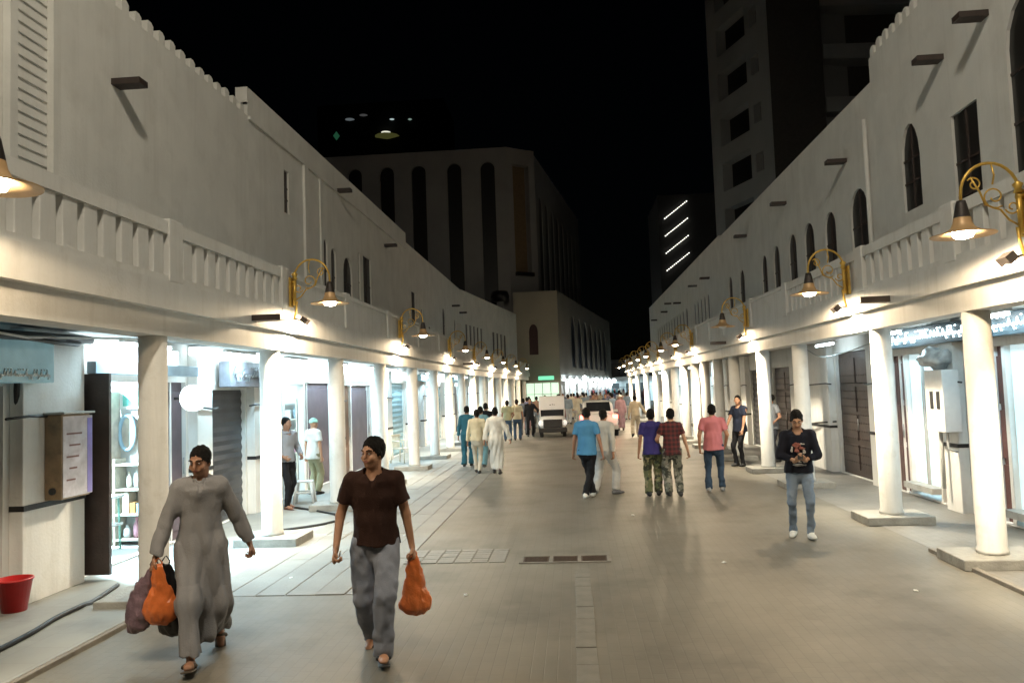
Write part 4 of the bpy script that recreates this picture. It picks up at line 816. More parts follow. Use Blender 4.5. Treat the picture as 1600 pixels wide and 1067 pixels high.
def person(label, pos, face, h=1.75, vox=.012, feet=None, hands=None, top='tee', pants='jeans', tm=None, pm=None, skin=0, hair='short', shoe='shoe', shm=None, look=(0, 0), curl=(.5, .5), lean=(0, 0), hd=(None, None), pelvis=(0, 0, 0), elbow=(None, None), build_=1.0, group=None, tm2=None, waist=None, fine=False, sit=0, nopal=None, name='person', cap=None, bald=False):
    s = h / 1.75; t = thing(name, label, 'person', (pos[0], pos[1], pos[2] if len(pos) > 2 else 0), R(face), group)
    feet = feet or ((-.11, 0, 0, 8), (.11, 0, 0, 8)); hands = hands or ((-.27, .0, .80), (.27, .0, .80))
    # local frame: x = right in the picture when facing the camera, -y = the way the person faces. index 0: -x side, 1: +x side
    pel = np.array([pelvis[0], pelvis[1], .93 + pelvis[2]]); chest = pel + np.array([lean[0] * .6, lean[1] * .6, .36]); neck = pel + np.array([lean[0], lean[1], .53]); headc = neck + np.array([look[1] * 0, -.02 - .02 * abs(look[1]) , .155])
    sk = SKIN[skin]; B = Field((-.62, -.62, -.02), (.62, .62, 1.9), vox); lo = B.lo; P = {}
    ya = R(look[0]); fd = np.array([math.sin(ya), -math.cos(ya), 0]); sd = np.array([math.cos(ya), math.sin(ya), 0]); dn = look[1]
    # head with face
    up = U(np.array([0, 0, 1]) + fd * dn); fw = U(fd - np.array([0, 0, 1]) * dn)
    def H(a, b, c): return headc + sd * a + fw * b + up * c
    B.ell(H(0, -.012, .03), (.076, .096, .093), .02, yaw=ya, tilt=dn * .9); B.ell(H(0, .02, -.045), (.056, .066, .07), .03, yaw=ya); B.ell(H(0, .055, -.085), (.03, .026, .022), .02)
    B.cone(H(0, .086, .022), H(0, .108, -.018), .008, .0135, .012); B.cone(H(-.022, .078, -.05), H(.022, .078, -.05), .011, .011, .01)
    for q in (-1, 1):
        B.ell(H(.076 * q, -.01, -.008), (.012, .02, .033), .01); B.ell(H(.042 * q, .062, -.025), (.022, .02, .022), .02); B.cone(H(.012 * q, .088, .032), H(.05 * q, .074, .036), .009, .007, .012)
        B.ell(H(.032 * q, .094, .012), (.015, .008, .010), 0, sub=True)
    B.cone(neck + np.array([0, .01, -.04]), H(0, -.02, -.06), .062, .055, .03)
    sh = [neck + np.array([q * .182 * build_, .012, -.055]) for q in (-1, 1)]; hp = [pel + np.array([q * .092, 0, -.02]) for q in (-1, 1)]
    wb = build_
    tor = [(pel + [0, .01, 0], chest - [0, -.01, .16], .158 * wb, .145 * wb, .66), (chest - [0, -.01, .16], chest, .145 * wb, .168 * wb, .62), (chest, neck - [0, -.01, .09], .168 * wb, .135 * wb, .58)]
    def torso(F_, e, **k):
        for a, b, ra, rb, f in tor: F_.cone(a, b, ra + e, rb + e, .03, f + e * .8, (1, 0, 0), **k)
        F_.cone(sh[0] + [.03, 0, .005], sh[1] - [.03, 0, -.005], .056 + e, .056 + e, .05, **k); F_.cone(neck - [0, 0, .03], neck - [0, 0, .06], .07 + e, .10 + e, .05, **k)
    torso(B, -.025); cov = top in ('shirt', 'long', 'thobe'); ka = .72 if cov else 1; kl = .72
    el, wr, kn, an = [], [], [], []
    for i, q in enumerate((-1, 1)):
        pole = elbow[i] if elbow[i] is not None else (q * .5, .6, -.2); e, w_ = ik(sh[i], hands[i], .29, .255, pole); el.append(e); wr.append(w_)
        f = feet[i]; a_ = np.array([f[0], f[1] + .0, .085 + f[2]]); k_, a_ = ik(hp[i], a_, .44, .42, (q * .12, -1, .1)); kn.append(k_); an.append(a_)
        B.cone(sh[i], e, .047 * wb * ka, .038 * wb * ka, .03); B.cone(e, w_, .039 * ka, .026, .012, .9, (1, 0, 0)); B.cone(sh[i] + (e - sh[i]) * .1, sh[i] + (e - sh[i]) * .4, .05 * ka, .045 * ka, .03)
        B.cone(hp[i], k_, .08 * kl, .052 * kl, .03); B.cone(k_, k_ + (a_ - k_) * .35, .05 * kl, .052 * kl, .02); B.cone(k_ + (a_ - k_) * .3, a_, .05 * kl, .032, .02)
    parts = [None]; hs_ = []
    for i, q in enumerate((-1, 1)):
        d = hd[i] if hd[i] is not None else U(wr[i] - el[i]); nr = nopal[i] if nopal and nopal[i] is not None else (-q, 0, 0)
        sdn = q * (1 if True else 1); d = U(d); n2 = np.array(nr, float); n2 = U(n2 - d * (n2 @ d)); want = np.array([0, -1, 0.2]); sgn = 1 if np.cross(n2, d) @ want > 0 else -1
        hs_.append(hand(np.array(wr[i]), d, n2, sgn, curl[i], .005 if fine else max(.008, vox * .7)))
    fts = []
    for i in (0, 1):       # feet
        f = feet[i]; yw = R(f[3]) * (-1 if i == 0 else 1); pit = R(f[4]) if len(f) > 4 else 0
        fdn = np.array([math.sin(yw) * math.cos(pit), -math.cos(yw) * math.cos(pit), math.sin(pit)]); u3 = U(np.array([0, 0, 1]) - fdn * fdn[2]); a_ = an[i]
        fts.append((a_ - u3 * .045 - fdn * .045, a_ - u3 * .052 + fdn * .15, fdn, u3, a_))
    if shoe == 'sandal' or shoe == 'none':
        for a, b, fdn, u3, a_ in fts: B.cone(a + u3 * .005, a + fdn * .12, .036, .036, .02); B.cone(a + fdn * .1, b, .036, .028, .02, .7, (1, 0, 0))
    VF = B.mesh(); lips = lambda C: (((C - H(0, .085, -.05)) ** 2 / np.array([.024, .02, .009]) ** 2).sum(1) < 1) if vox < .011 else np.zeros(len(C))
    VFs = [VF] + hs_
    stub = lambda C: ((C - headc) @ up < -.045) & ((C - headc) @ fw > .0) & ((C - headc) @ up > -.125) if vox < .011 else np.zeros(len(C), bool)
    def scalp(C):
        u_ = (C - headc) @ up; f_ = (C - headc) @ fw; a_ = np.abs((C - headc) @ sd); j_ = .006 * np.sin(C[:, 0] * 310) * np.sin(C[:, 1] * 270 + C[:, 2] * 190)
        return (u_ + j_ > np.maximum(.07 + 2.5 * (f_ - .072), -.02 + .9 * f_)) & (u_ > -.085 - .0 * a_) & ((f_ < -.02) | (u_ > -.035)) & (np.abs(C[:, 2] - headc[2]) < .2) & (np.hypot(C[:, 0] - headc[0], C[:, 1] - headc[1]) < .16)
    body = mesh_obj('body', [(v * s, f) for v, f in VFs], [sk, lipm, mat(sk.name + '_stubble', [c_ * .72 for c_ in SKC[skin]], .6, var=.15, ns=60, bump=.1), hairm if hair else sk], t, lambda C: np.where(lips(C / s), 1, np.where(stub(C / s), 2, np.where(scalp(C / s), 3, 0))))
    def emit(name, Fd, m, noise=None): return mesh_obj(name, [(lambda v, f: (v * s, f))(*Fd.mesh())], m, t)
    # eyes, brows
    if vox < .013:
        for q in (-1, 1):
            b = MB(); b.lathe([(0, -.008), (.006, -.006), (.0085, 0), (.006, .006), (0, .008)], tuple(H(.032 * q, .0835, .012) * s), 10); b.build('eye', eyew, t)
            b = MB(); b.lathe([(0, -.0058), (.0058, 0), (0, .0058)], tuple(H(.032 * q - .001, .0885, .012) * s), 8); o = b.build('iris', eyed, t)
            b = MB(); b.tube([tuple(H(.013 * q, .094, .034) * s), tuple(H(.034 * q, .091, .042) * s), tuple(H(.056 * q, .074, .036) * s)], [.004, .005, .003], 6); b.build('eyebrow', hairm, t)
    if hair:
        Fh = Field(headc - .17, headc + .19, max(vox * .7, .006)); ex = {'short': .004, 'thick': .012, 'crop': .002}[hair]
        Fh.ell(H(0, -.024, .036 + ex * .5), (.077 + ex * .55, .098 + ex * .8, .094 + ex), 0, yaw=ya, tilt=dn * .9); Fh.warp(.0045 if hair != 'crop' else .001, 260, 3)
        pf = H(0, .07, .078); nf = fw * .93 - up * .37; Fh.clip(pf, nf); pb = H(0, .0, -.035); nb = -up + fw * .9
        Fh.clip(pb, U(nb)); emit('hair', Fh, hairm)
    if cap: Fc = Field(headc - .19, headc + .2, .01); Fc.ell(H(0, -.012, .04), (.092, .112, .098), 0, yaw=ya); Fc.clip(H(0, 0, .03), -up); Fc.warp(.003, 50); emit('cap', Fc, cap)
    tv = vox
    # trousers
    if pants and top != 'thobe' or pants == 'under':
        Ft = Field((-.55, -.62, .0), (.55, .62, 1.15), tv); lf = {'jeans': (.098, .066, .062, .064), 'loose': (.108, .08, .078, .082), 'cargo': (.106, .084, .08, .078), 'slim': (.092, .06, .05, .05)}.get(pants, (.1, .07, .065, .066))
        Ft.cone(pel + [0, .012, .05], pel + [0, .015, -.05], .138 * wb, .152 * wb, .03, .70, (1, 0, 0), clips=[((0, 0, pel[2] + .1), (0, 0, 1))])
        for i in (0, 1):
            cl = [(an[i] + [0, 0, .0 - (.03 if shoe == 'sandal' else .01)], -U(kn[i] - an[i]))]
            Ft.cone(hp[i] + [0, .01, 0], kn[i], lf[0] * wb, lf[1], .03); Ft.cone(kn[i], an[i] + (kn[i] - an[i]) * .3, lf[1], lf[2], .02); Ft.cone(an[i] + (kn[i] - an[i]) * .32, an[i] - [0, 0, .04], lf[2], lf[3], .015, clips=cl)
            if pants == 'cargo': c = hp[i] + (kn[i] - hp[i]) * .8; q = -1 if i == 0 else 1; Ft.ell(c + [q * .07, 0, 0], (.03, .055, .075), .012)
        Ft.warp(.010 if vox < .02 else .003, 50, len(label), 1.1); emit('trousers', Ft, pm)
    if top in ('tee', 'shirt', 'long', 'vest'):
        Fs = Field((-.62, -.5, .6), (.62, .5, 1.6), tv); hem = pel[2] - (.035 if waist is None else waist)
        torso(Fs, .012); Fs.cone(pel + [0, .012, -.10], pel + [0, .01, .12], .198 * wb, .164 * wb, .04, .84, (1, 0, 0)); Fs.clip((0, 0, hem), (0, 0, -1))
        for i, q in enumerate((-1, 1)):
            if top in ('tee', 'vest'):
                fr_ = .62 if top == 'tee' else .3; c = sh[i] + (el[i] - sh[i]) * fr_; Fs.cone(sh[i] + [-q * .01, 0, 0], c + (el[i] - sh[i]) * .15, .068 * wb, .066, .035, clips=[(c, U(el[i] - sh[i]))])
            else:
                Fs.cone(sh[i] + [-q * .01, 0, 0], el[i], .068 * wb, .056, .035); fr_ = .9 if top == 'shirt' else .72; c = el[i] + (wr[i] - el[i]) * fr_; Fs.cone(el[i], wr[i], .056, .046, .02, clips=[(c, U(wr[i] - el[i]))])
        # neckline
        nz = neck + fd * 0; Fs.cone(neck + [0, -.03, -.03], neck + [0, -.02, .12], .068, .085, sub=True)
        if top == 'tee' and fine: Fs.cone(neck + [0, -.12, -.10], neck + [0, -.1, .1], .01, .085, sub=True)
        Fs.warp(.009 if vox < .02 else .003, 48, len(label) + 3, .7); o = emit({'tee': 'tshirt', 'shirt': 'shirt', 'long': 'jumper', 'vest': 'vest'}[top], Fs, tm)
        if top == 'shirt' or tm2: Fk = Field(neck - .13, neck + .13, .008); Fk.cone(neck + [0, .0, -.02], neck + [0, .005, .012], .078, .068, clips=[((0, 0, neck[2] + .02), (0, 0, 1)), ((0, 0, neck[2] - .04), (0, 0, -1))]); Fk.cone(neck + [0, -.0, -.06], neck + [0, 0, .1], .06, .06, sub=True); Fk.cone(neck + [0, -.12, -.06], neck + [0, -.1, .05], .03, .05, sub=True); emit('collar', Fk, tm2 or tm)
    if top == 'thobe':
        Fs = Field((-.66, -.62, .05), (.66, .62, 1.6), tv); torso(Fs, .016); mid = (an[0] + an[1]) / 2
        for i, q in enumerate((-1, 1)):
            Fs.cone(hp[i], kn[i], .098, .078, .09); Fs.cone(kn[i], an[i] - [0, 0, .05], .078, .078, .10); Fs.cone(sh[i] + [-q * .01, 0, 0], el[i], .07, .058, .04); c = el[i] + (wr[i] - el[i]) * .93; Fs.cone(el[i], wr[i] + (wr[i] - el[i]) * .1, .058, .058, .02, clips=[(c, U(wr[i] - el[i]))])
        Fs.cone(pel, mid + [0, 0, .1], .145, .10, .10, .75, (1, 0, 0)); Fs.clip((0, 0, .135), (0, 0, -1)); Fs.cone(neck + [0, -.02, -.02], neck + [0, -.01, .12], .06, .07, sub=True)
        if fine: Fs.cone(neck + [0, -.135, -.13], neck + [0, -.11, .06], .006, .05, sub=True)
        X, Y, Z = Fs.ax[0][:, None, None], Fs.ax[1][None, :, None], Fs.ax[2][None, None, :]; fold = (1 - 2 * np.abs(np.sin(24 * X + 5 * Z + 1.6 * np.sin(9 * Y)))) * .7 + (1 - 2 * np.abs(np.sin(15 * Y + 12 * X - 6 * Z))) * .5
        Fs.d += (.017 * np.clip((1.35 - Z) / .6, .15, 1) * fold).astype(np.float32); Fs.warp(.006, 42, 2, .4); Fs.warp(.003, 90, 5, .6); emit('thobe', Fs, tm)
        if fine: Fk = Field(neck - .14, neck + .14, .007); Fk.cone(neck + [0, .0, -.03], neck + [0, .0, .025], .085, .074, clips=[((0, 0, neck[2] + .03), (0, 0, 1)), ((0, 0, neck[2] - .05), (0, 0, -1))]); Fk.cone(neck + [0, -.0, -.06], neck + [0, 0, .1], .066, .066, sub=True); Fk.cone(neck + [0, -.14, -.06], neck + [0, -.1, .05], .02, .05, sub=True); emit('collar', Fk, tm)
    for a, b, fdn, u3, a_ in fts:
        c = (a + b) / 2; Fq = Field(c - .22, c + .22, min(max(vox * .8, .007), .012)); base = a - u3 * .03
        if shoe == 'shoe':
            Fq.cone(a - u3 * .002, a + fdn * .12, .04, .043, .02); Fq.cone(a + fdn * .11, b, .043, .034, .02, .75, (1, 0, 0)); Fq.cone(a_ - u3 * .03, a_ + u3 * .012, .044, .041, .03); Fq.clip(a - u3 * .04, -u3); emit('shoe', Fq, shm or black)
        else:
            Fq.cone(a - u3 * .03, b - u3 * .026 + fdn * .02, .042, .046, .02, .3, (1, 0, 0)); Fq.clip(a - u3 * .04, -u3); Fq.cone(a + fdn * .10 + np.cross(fdn, u3) * .045, a + fdn * .10 - np.cross(fdn, u3) * .045, .016, .016, .005); Fq.ell(a + fdn * .1 + u3 * .012, (.045, .045, .016), .02); emit('sandal', Fq, shm or black)
    t['_h'] = 1; del t['_h']; t_info = dict(wr=[np.array(w_) * s for w_ in wr], H=H, s=s, neck=neck * s, chest=chest * s, pel=pel * s); return t, t_info
def cloth(name, c, rough=.85, var=.12, ns=4, emitc=None): return mat('cloth_' + name, c, rough, var=var, ns=ns, bump=.35, bs=120, spec=.2)
def denim(name, c, w2): return mat('denim_' + name, c, .85, var=.15, ns=3, bump=.3, bs=150, wear=3.5, wearc=w2, spec=.2)
def camo(name, cols):
    m = mat('camo_' + name, cols[0], .85, var=.05, bump=.2); n = m.node_tree.nodes; l = m.node_tree.links; b = n['Principled BSDF']; tc = [x for x in n if x.type == 'TEX_COORD'][0]; prev = None
    for i, c in enumerate(cols[1:]):
        no = n.new('ShaderNodeTexNoise'); no.inputs['Scale'].default_value = 9 + 3 * i; no.noise_dimensions = '4D'; no.inputs['W'].default_value = i * 3.1; l.new(tc.outputs['Object'], no.inputs['Vector'])
        st_ = n.new('ShaderNodeMath'); st_.operation = 'GREATER_THAN'; st_.inputs[1].default_value = .53 + .03 * i; l.new(no.outputs[0], st_.inputs[0]); mx = n.new('ShaderNodeMix'); mx.data_type = 'RGBA'; l.new(st_.outputs[0], mx.inputs[0])
        if prev is None: mx.inputs[6].default_value = (*cols[0], 1)
        else: l.new(prev, mx.inputs[6])
        mx.inputs[7].default_value = (*c, 1); prev = mx.outputs[2]
    l.new(prev, b.inputs['Base Color']); return m
def plaid(name, a, c):
    m = mat('plaid_' + name, a, .85, bump=.2); n = m.node_tree.nodes; l = m.node_tree.links; b = n['Principled BSDF']; tc = [x for x in n if x.type == 'TEX_COORD'][0]; sx = n.new('ShaderNodeSeparateXYZ'); l.new(tc.outputs['Object'], sx.inputs[0]); sm = None
    for k in (0, 2):
        w1 = n.new('ShaderNodeMath'); w1.operation = 'MULTIPLY'; w1.inputs[1].default_value = 75; l.new(sx.outputs[k], w1.inputs[0]); w2_ = n.new('ShaderNodeMath'); w2_.operation = 'SINE'; l.new(w1.outputs[0], w2_.inputs[0]); w3 = n.new('ShaderNodeMath'); w3.operation = 'GREATER_THAN'; w3.inputs[1].default_value = .2; l.new(w2_.outputs[0], w3.inputs[0])
        if sm is None: sm = w3.outputs[0]
        else: ad = n.new('ShaderNodeMath'); ad.operation = 'MULTIPLY_ADD'; l.new(w3.outputs[0], ad.inputs[0]); ad.inputs[1].default_value = .5; h2 = n.new('ShaderNodeMath'); h2.operation = 'MULTIPLY'; h2.inputs[1].default_value = .5; l.new(sm, h2.inputs[0]); l.new(h2.outputs[0], ad.inputs[2]); sm = ad.outputs[0]
    mx = n.new('ShaderNodeMix'); mx.data_type = 'RGBA'; l.new(sm, mx.inputs[0]); mx.inputs[6].default_value = (*a, 1); mx.inputs[7].default_value = (*c, 1); l.new(mx.outputs[2], b.inputs['Base Color']); return m
def bag(name, label, top, w_, h, m, seed, dep=.16, cat='bag', rz=0, lx=0):
    """a hanging carrier bag: gathered at the top, full at the bottom"""
    F_ = Field((-w_ / 2 - .06, -dep / 2 - .06, -h - .05), (w_ / 2 + .06, dep / 2 + .06, .05), .007)
    F_.cone((0, 0, -.02), (lx, 0, -h + w_ * .42), .045, w_ * .45, .03, dep / w_, (1, 0, 0)); F_.ell((lx, 0, -h + w_ * .36), (w_ * .46, dep * .48, w_ * .36), .05)
    X, Y, Z = F_.ax[0][:, None, None], F_.ax[1][None, :, None], F_.ax[2][None, None, :]; F_.d += (.0035 * np.sin(95 * X + 12 * Z + seed + 2 * np.sin(30 * Y)) * np.clip((Z + h) / h, 0, 1) + .0018 * np.sin(60 * Z + 40 * X)).astype(np.float32); F_.warp(.008, 70, seed, .7); F_.warp(.004, 160, seed + 1, .6)
    o = mesh_obj(name, [F_.mesh()], m); o.location = top; o.rotation_euler = (0, 0, rz); tag(o, label, cat)
    for q in (-1, 1): MB().tube([(q * .012, 0, -.03), (q * .03, q * .01, .03), (0, q * .008, .075)], [.01, .006, .004], 6).build('handle', m, o)
    return o
orange = mat('orange_plastic', (.8, .2, .05), .3, var=.2, ns=8, bump=.4, bs=25); orange.node_tree.nodes['Principled BSDF'].inputs['Transmission Weight'].default_value = .25
tealm = cloth('teal', (.03, .12, .17)); wht = cloth('white', (.68, .67, .62)); crm = cloth('cream', (.55, .5, .36)); blk = cloth('black', (.012, .012, .014)); gry = cloth('grey', (.17, .18, .2))
jean = denim('blue', (.05, .085, .14), (.12, .16, .22)); camo1 = camo('green', [(.1, .11, .05), (.03, .035, .02), (.2, .18, .1)]); camo2 = camo('grey', [(.14, .14, .11), (.04, .045, .035), (.25, .24, .2)])

def wpos(t, p): a = t.rotation_euler[2]; return (t.location[0] + p[0] * math.cos(a) - p[1] * math.sin(a), t.location[1] + p[0] * math.sin(a) + p[1] * math.cos(a), t.location[2] + p[2])
# man in the grey thobe
thm = mat('cloth_thobe', (.235, .235, .245), .8, var=.1, ns=3, bump=.3, bs=90, spec=.2)
t, q = person('man in a long grey thobe striding with orange and dark bags, front left', (-3.17, 6.5), 22, 1.80, .0085, feet=((-.06, -.36, 0, 4, 14), (.12, .30, .05, 6, -28)), hands=((-.33, -.10, .84), (.37, .08, .86)), top='thobe', tm=thm, skin=1, hair='short', shoe='sandal', shm=mat('sandal_brown', (.06, .045, .03), .6), look=(-22, .22), curl=(1, .7), lean=(.0, -.05), pelvis=(0, 0, -.05), fine=True, build_=.90)
w0 = wpos(t, q['wr'][0] + np.array([0, -.01, -.09]))
bag('carrier_bag', 'orange plastic carrier bag hanging from the hand of the man in the thobe', (w0[0] + .03, w0[1] - .02, w0[2] + .015), .27, .44, orange, 2, .15, rz=.3, lx=.02)
bag('carrier_bag', 'dark mauve translucent bag behind the orange one, swinging left', (w0[0] - .03, w0[1] + .03, w0[2]), .33, .52, mat('mauve_plastic', (.14, .09, .11), .3, var=.4, ns=6, bump=.5, bs=25), 5, .16, rz=-.2, lx=-.2)
bag('carrier_bag', 'black plastic bag hanging lowest from the thobe man\'s hand', (w0[0] + .02, w0[1] + .12, w0[2]), .26, .56, mat('black_plastic', (.012, .012, .013), .3, bump=.5, bs=25), 8, .16, rz=.1, lx=.05)
# man in the brown t-shirt
cg = denim('cargo_grey', (.22, .24, .29), (.33, .35, .4))
t, q = person('smiling man in a dark brown v-neck t-shirt and faded grey trousers carrying an orange bag', (-1.68, 6.5), 6, 1.80, .0075, feet=((-.08, .26, .03, 8, -22), (.07, -.20, 0, 10, 8)), hands=((-.29, -.13, .87), (.29, .02, .84)), top='tee', pants='cargo', tm=cloth('brown', (.03, .013, .009)), pm=cg, skin=0, hair='thick', shoe='sandal', look=(-30, .02), curl=(.9, 1), lean=(0, -.02), pelvis=(0, 0, -.03), elbow=((-.5, .8, -.2), None), fine=True, build_=1.02)
w1 = wpos(t, q['wr'][1] + np.array([.0, -.0, -.10])); bag('carrier_bag', 'full orange plastic bag hanging from the hand of the man in brown', (w1[0] + .01, w1[1], w1[2]), .25, .46, orange, 3, .17, rz=.2, lx=.01)
b = MB(); b.tube([(0, 0, 0), (.02, -.03, .05)], .006); w2_ = wpos(t, q['wr'][0] + np.array([.03, -.03, -.06])); o = b.build('paper_slip', paper); o.location = w2_; tag(o, 'small white slip held between the fingers of the man in brown', 'paper slip')
# man looking at his phone
gt = cloth('navy_black', (.008, .009, .016)); lj = denim('light', (.16, .21, .28), (.36, .41, .46))
t, q = person('young man in a dark printed jumper and faded jeans looking down at his phone', (3.02, 11.05), -12, 1.72, .0095, feet=((-.11, .1, .01, 12, -8), (.10, -.12, 0, 12, 4)), hands=((-.05, -.27, 1.07), (.06, -.28, 1.08)), top='long', pants='slim', tm=gt, pm=lj, skin=2, hair='thick', shoe='shoe', shm=mat('white_shoe', (.72, .72, .68), .6), look=(0, .55), curl=(.75, .75), lean=(0, -.03), pelvis=(0, 0, -.01), elbow=((-.9, .3, -.5), (.9, .3, -.5)), hd=((.55, -.5, .3), (-.55, -.5, .3)), nopal=((0, .3, 1), (0, .3, 1)), fine=True)
b = MB(); b.box(-.036, .036, -.004, .004, -.07, .07, M=Matrix.Rotation(R(-55), 4, 'X')); ph = b.build('phone', black, None, bevel=.003); ph.location = wpos(t, np.array([0.005, -.35, 1.12])); ph.rotation_euler = (0, 0, R(-12)); tag(ph, 'black mobile phone held in both hands of the young man', 'phone')
# print on the jumper: red and white blotches and pale scribbles, abstract, hugging the chest
tx = t
def chest_patch(name, m, blobs, parent, s, ydep, zc):
    for (x, z, a, c, seed) in blobs:
        F_ = Field((x - a - .02, -.3, z - c - .02), (x + a + .02, .1, z + c + .02), .009)
        F_.ell((x, ydep(x, z), z), (a, .013, c), 0); F_.warp(.009, 130, seed); V = F_.mesh()
        if len(V[0]): mesh_obj(name, [(V[0] * s, V[1])], m, parent)
yd = lambda x, z: -.03 - .113 * math.sqrt(max(0, 1 - (x / .21) ** 2)) - (.008 if z > 1.2 else 0)
chest_patch('print_blotch', mat('print_red', (.24, .08, .06), .8, bump=0), [(-.03, 1.27, .055, .032, 1), (.045, 1.225, .05, .02, 4), (-.02, 1.2, .03, .04, 7)], t, q['s'], yd, 0)
chest_patch('print_blotch', mat('print_white', (.42, .40, .38), .8, bump=0), [(.055, 1.285, .035, .012, 2), (-.085, 1.21, .014, .04, 3), (.01, 1.16, .06, .012, 6), (.07, 1.18, .02, .025, 8)], t, q['s'], yd, 0)
chest_patch('print_scribble', mat('print_grey', (.3, .3, .3), .8, bump=0), [(-.05, 1.05, .04, .012, 2), (.03, 1.04, .045, .012, 3), (0, 1.0, .08, .012, 5), (-.02, 1.09, .07, .01, 7)], t, q['s'], lambda x, z: -.028 - .116 * math.sqrt(max(0, 1 - (x / .2) ** 2)), 0)
# man in the blue polo, walking away, and the person in white beyond him
poloblue = cloth('polo_blue', (.08, .26, .48)); wtr = cloth('white_trousers', (.6, .6, .58))
person('man in a sky blue polo shirt and black trousers crossing the street with crossed legs', (.25, 15.4), 165, 1.76, .012, feet=((.07, .06, 0, 6), (-.02, -.16, 0, 4)), hands=((-.29, .05, .84), (.31, -.02, .84)), top='tee', pants='jeans', tm=poloblue, tm2=poloblue, pm=blk, skin=1, hair='crop', shm=mat('white_shoe', (.72, .72, .68), .6), look=(25, .15), pelvis=(0.02, 0, -.02), waist=.09)
person('person in white trousers half hidden behind the man in the blue polo', (.58, 15.95), 150, 1.72, .014, feet=((-.22, .0, 0, 50), (.14, .22, 0, 30)), hands=((-.24, .08, .82), (.26, 0, .8)), top='shirt', pants='loose', tm=wht, pm=wtr, skin=0, shm=gry, hair='short', pelvis=(0, 0, -.04))
# two friends seen from behind
navyp = cloth('violet', (.035, .03, .14))
person('person in a violet blue top and camouflage trousers walking away, left of the pair', (1.48, 15.5), 176, 1.66, .012, feet=((-.1, .0, 0, 6), (.09, .10, 0, 6)), hands=((-.26, -.16, .96), (.27, .02, .86)), top='tee', pants='cargo', tm=navyp, pm=camo1, skin=1, hair='thick', build_=.97, waist=.1)
person('person in a dark red checked shirt and camouflage trousers walking away, right of the pair', (1.84, 15.35), 184, 1.66, .012, feet=((-.13, .06, 0, 6), (.08, -.02, 0, 8)), hands=((-.34, .02, .82), (.22, -.2, 1.0)), top='tee', pants='cargo', tm=plaid('red', (.022, .006, .008), (.11, .016, .016)), pm=camo2, skin=2, hair='thick', build_=.97, waist=.1)
person('man in a pink t-shirt and blue jeans walking away', (2.72, 15.9), 172, 1.70, .012, feet=((-.14, -.05, 0, 8), (.13, .12, 0, 8)), hands=((-.24, -.12, .92), (.27, .02, .88)), top='tee', pants='jeans', tm=cloth('pink', (.55, .19, .21)), pm=denim('dark', (.035, .06, .10), (.09, .13, .19)), skin=0, hair='thick', shm=mat('grey_shoe', (.3, .3, .3), .6), build_=1.05, waist=.1)
# men by the right columns
person('man in a dark navy t-shirt and black trousers standing sideways between the right columns', (4.12, 20.4), -52, 1.80, .014, feet=((-.08, .0, 0, 6), (.08, .05, 0, 10)), hands=((-.18, -.22, .92), (.24, -.12, .88)), top='tee', pants='slim', tm=cloth('darknavy', (.012, .016, .03)), pm=blk, skin=0, hair='crop', look=(30, 0), pelvis=(0, .06, 0), waist=.08)
person('man in a grey shirt leaning behind the fourth right column with hand on hip', (5.2, 21.3), -70, 1.78, .014, feet=((-.1, 0, 0, 8), (.1, .06, 0, 8)), hands=((-.22, -.05, 1.02), (.2, -.12, 1.0)), top='tee', pants='jeans', tm=gry, pm=cloth('dark_trousers', (.03, .032, .04)), skin=1, hair='short', look=(-10, 0), elbow=((-.9, .5, 0), (.9, .4, 0)), waist=.08)
# group walking away on the left
person('man in a cream shirt walking away beside the man in the white thobe', (-2.52, 20.4), 184, 1.66, .014, feet=((-.03, .05, 0, 5), (.06, -.18, .02, 6)), hands=((-.26, .05, .86), (.27, -.02, .86)), top='shirt', pants='slim', tm=crm, pm=cloth('pale_trousers', (.58, .54, .45)), skin=1, hair='short', shm=black)
person('man in a white thobe walking away along the left arcade', (-2.02, 20.2), 176, 1.70, .014, feet=((-.1, .1, 0, 6), (.1, -.18, 0, 6)), hands=((-.36, -.05, .9), (.3, .1, .82)), top='thobe', tm=wht, skin=1, hair='short', shm=black)
person('man in dark teal clothes walking near the left columns', (-3.05, 22.4), 180, 1.72, .018, feet=((-.08, -.1, 0, 5), (.1, .1, 0, 5)), top='shirt', pants='loose', tm=tealm, pm=tealm, skin=1, hair='short')
person('man in a light blue kurta and trousers between the cream and white walkers', (-2.62, 22.1), 180, 1.70, .018, feet=((-.08, .1, 0, 5), (.1, -.1, 0, 5)), top='shirt', pants='loose', tm=cloth('light_blue', (.16, .32, .4)), pm=cloth('light_blue2', (.16, .32, .38)), skin=1, hair='short', waist=.3)
person('man in a black top farther behind the light blue kurta', (-2.85, 25.5), 178, 1.74, .018, top='shirt', pants='jeans', tm=blk, pm=blk, skin=1, hair='short')
person('person in a pale yellow top and jeans walking away on the left', (-2.78, 33), 180, 1.70, .02, top='tee', pants='jeans', tm=cloth('pale_yellow', (.45, .44, .28)), pm=jean, skin=1, hair='thick', hands=((-.2, -.2, 1.0), (.24, 0, .85)))
person('person in dark jeans close beside the pale yellow top', (-2.4, 33.4), 180, 1.72, .02, top='tee', pants='jeans', tm=crm, pm=jean, skin=1, hair='thick')
person('man in a grey shirt walking beyond the pale yellow top', (-2.35, 37), 180, 1.72, .02, top='shirt', pants='jeans', tm=gry, pm=gry, skin=1, hair='short')
person('man dressed all in black standing left of the white cart', (-1.98, 35.8), 10, 1.74, .02, top='shirt', pants='jeans', tm=blk, pm=blk, skin=1, hair='short', hands=((-.26, .02, .82), (.34, -.2, 1.05)))
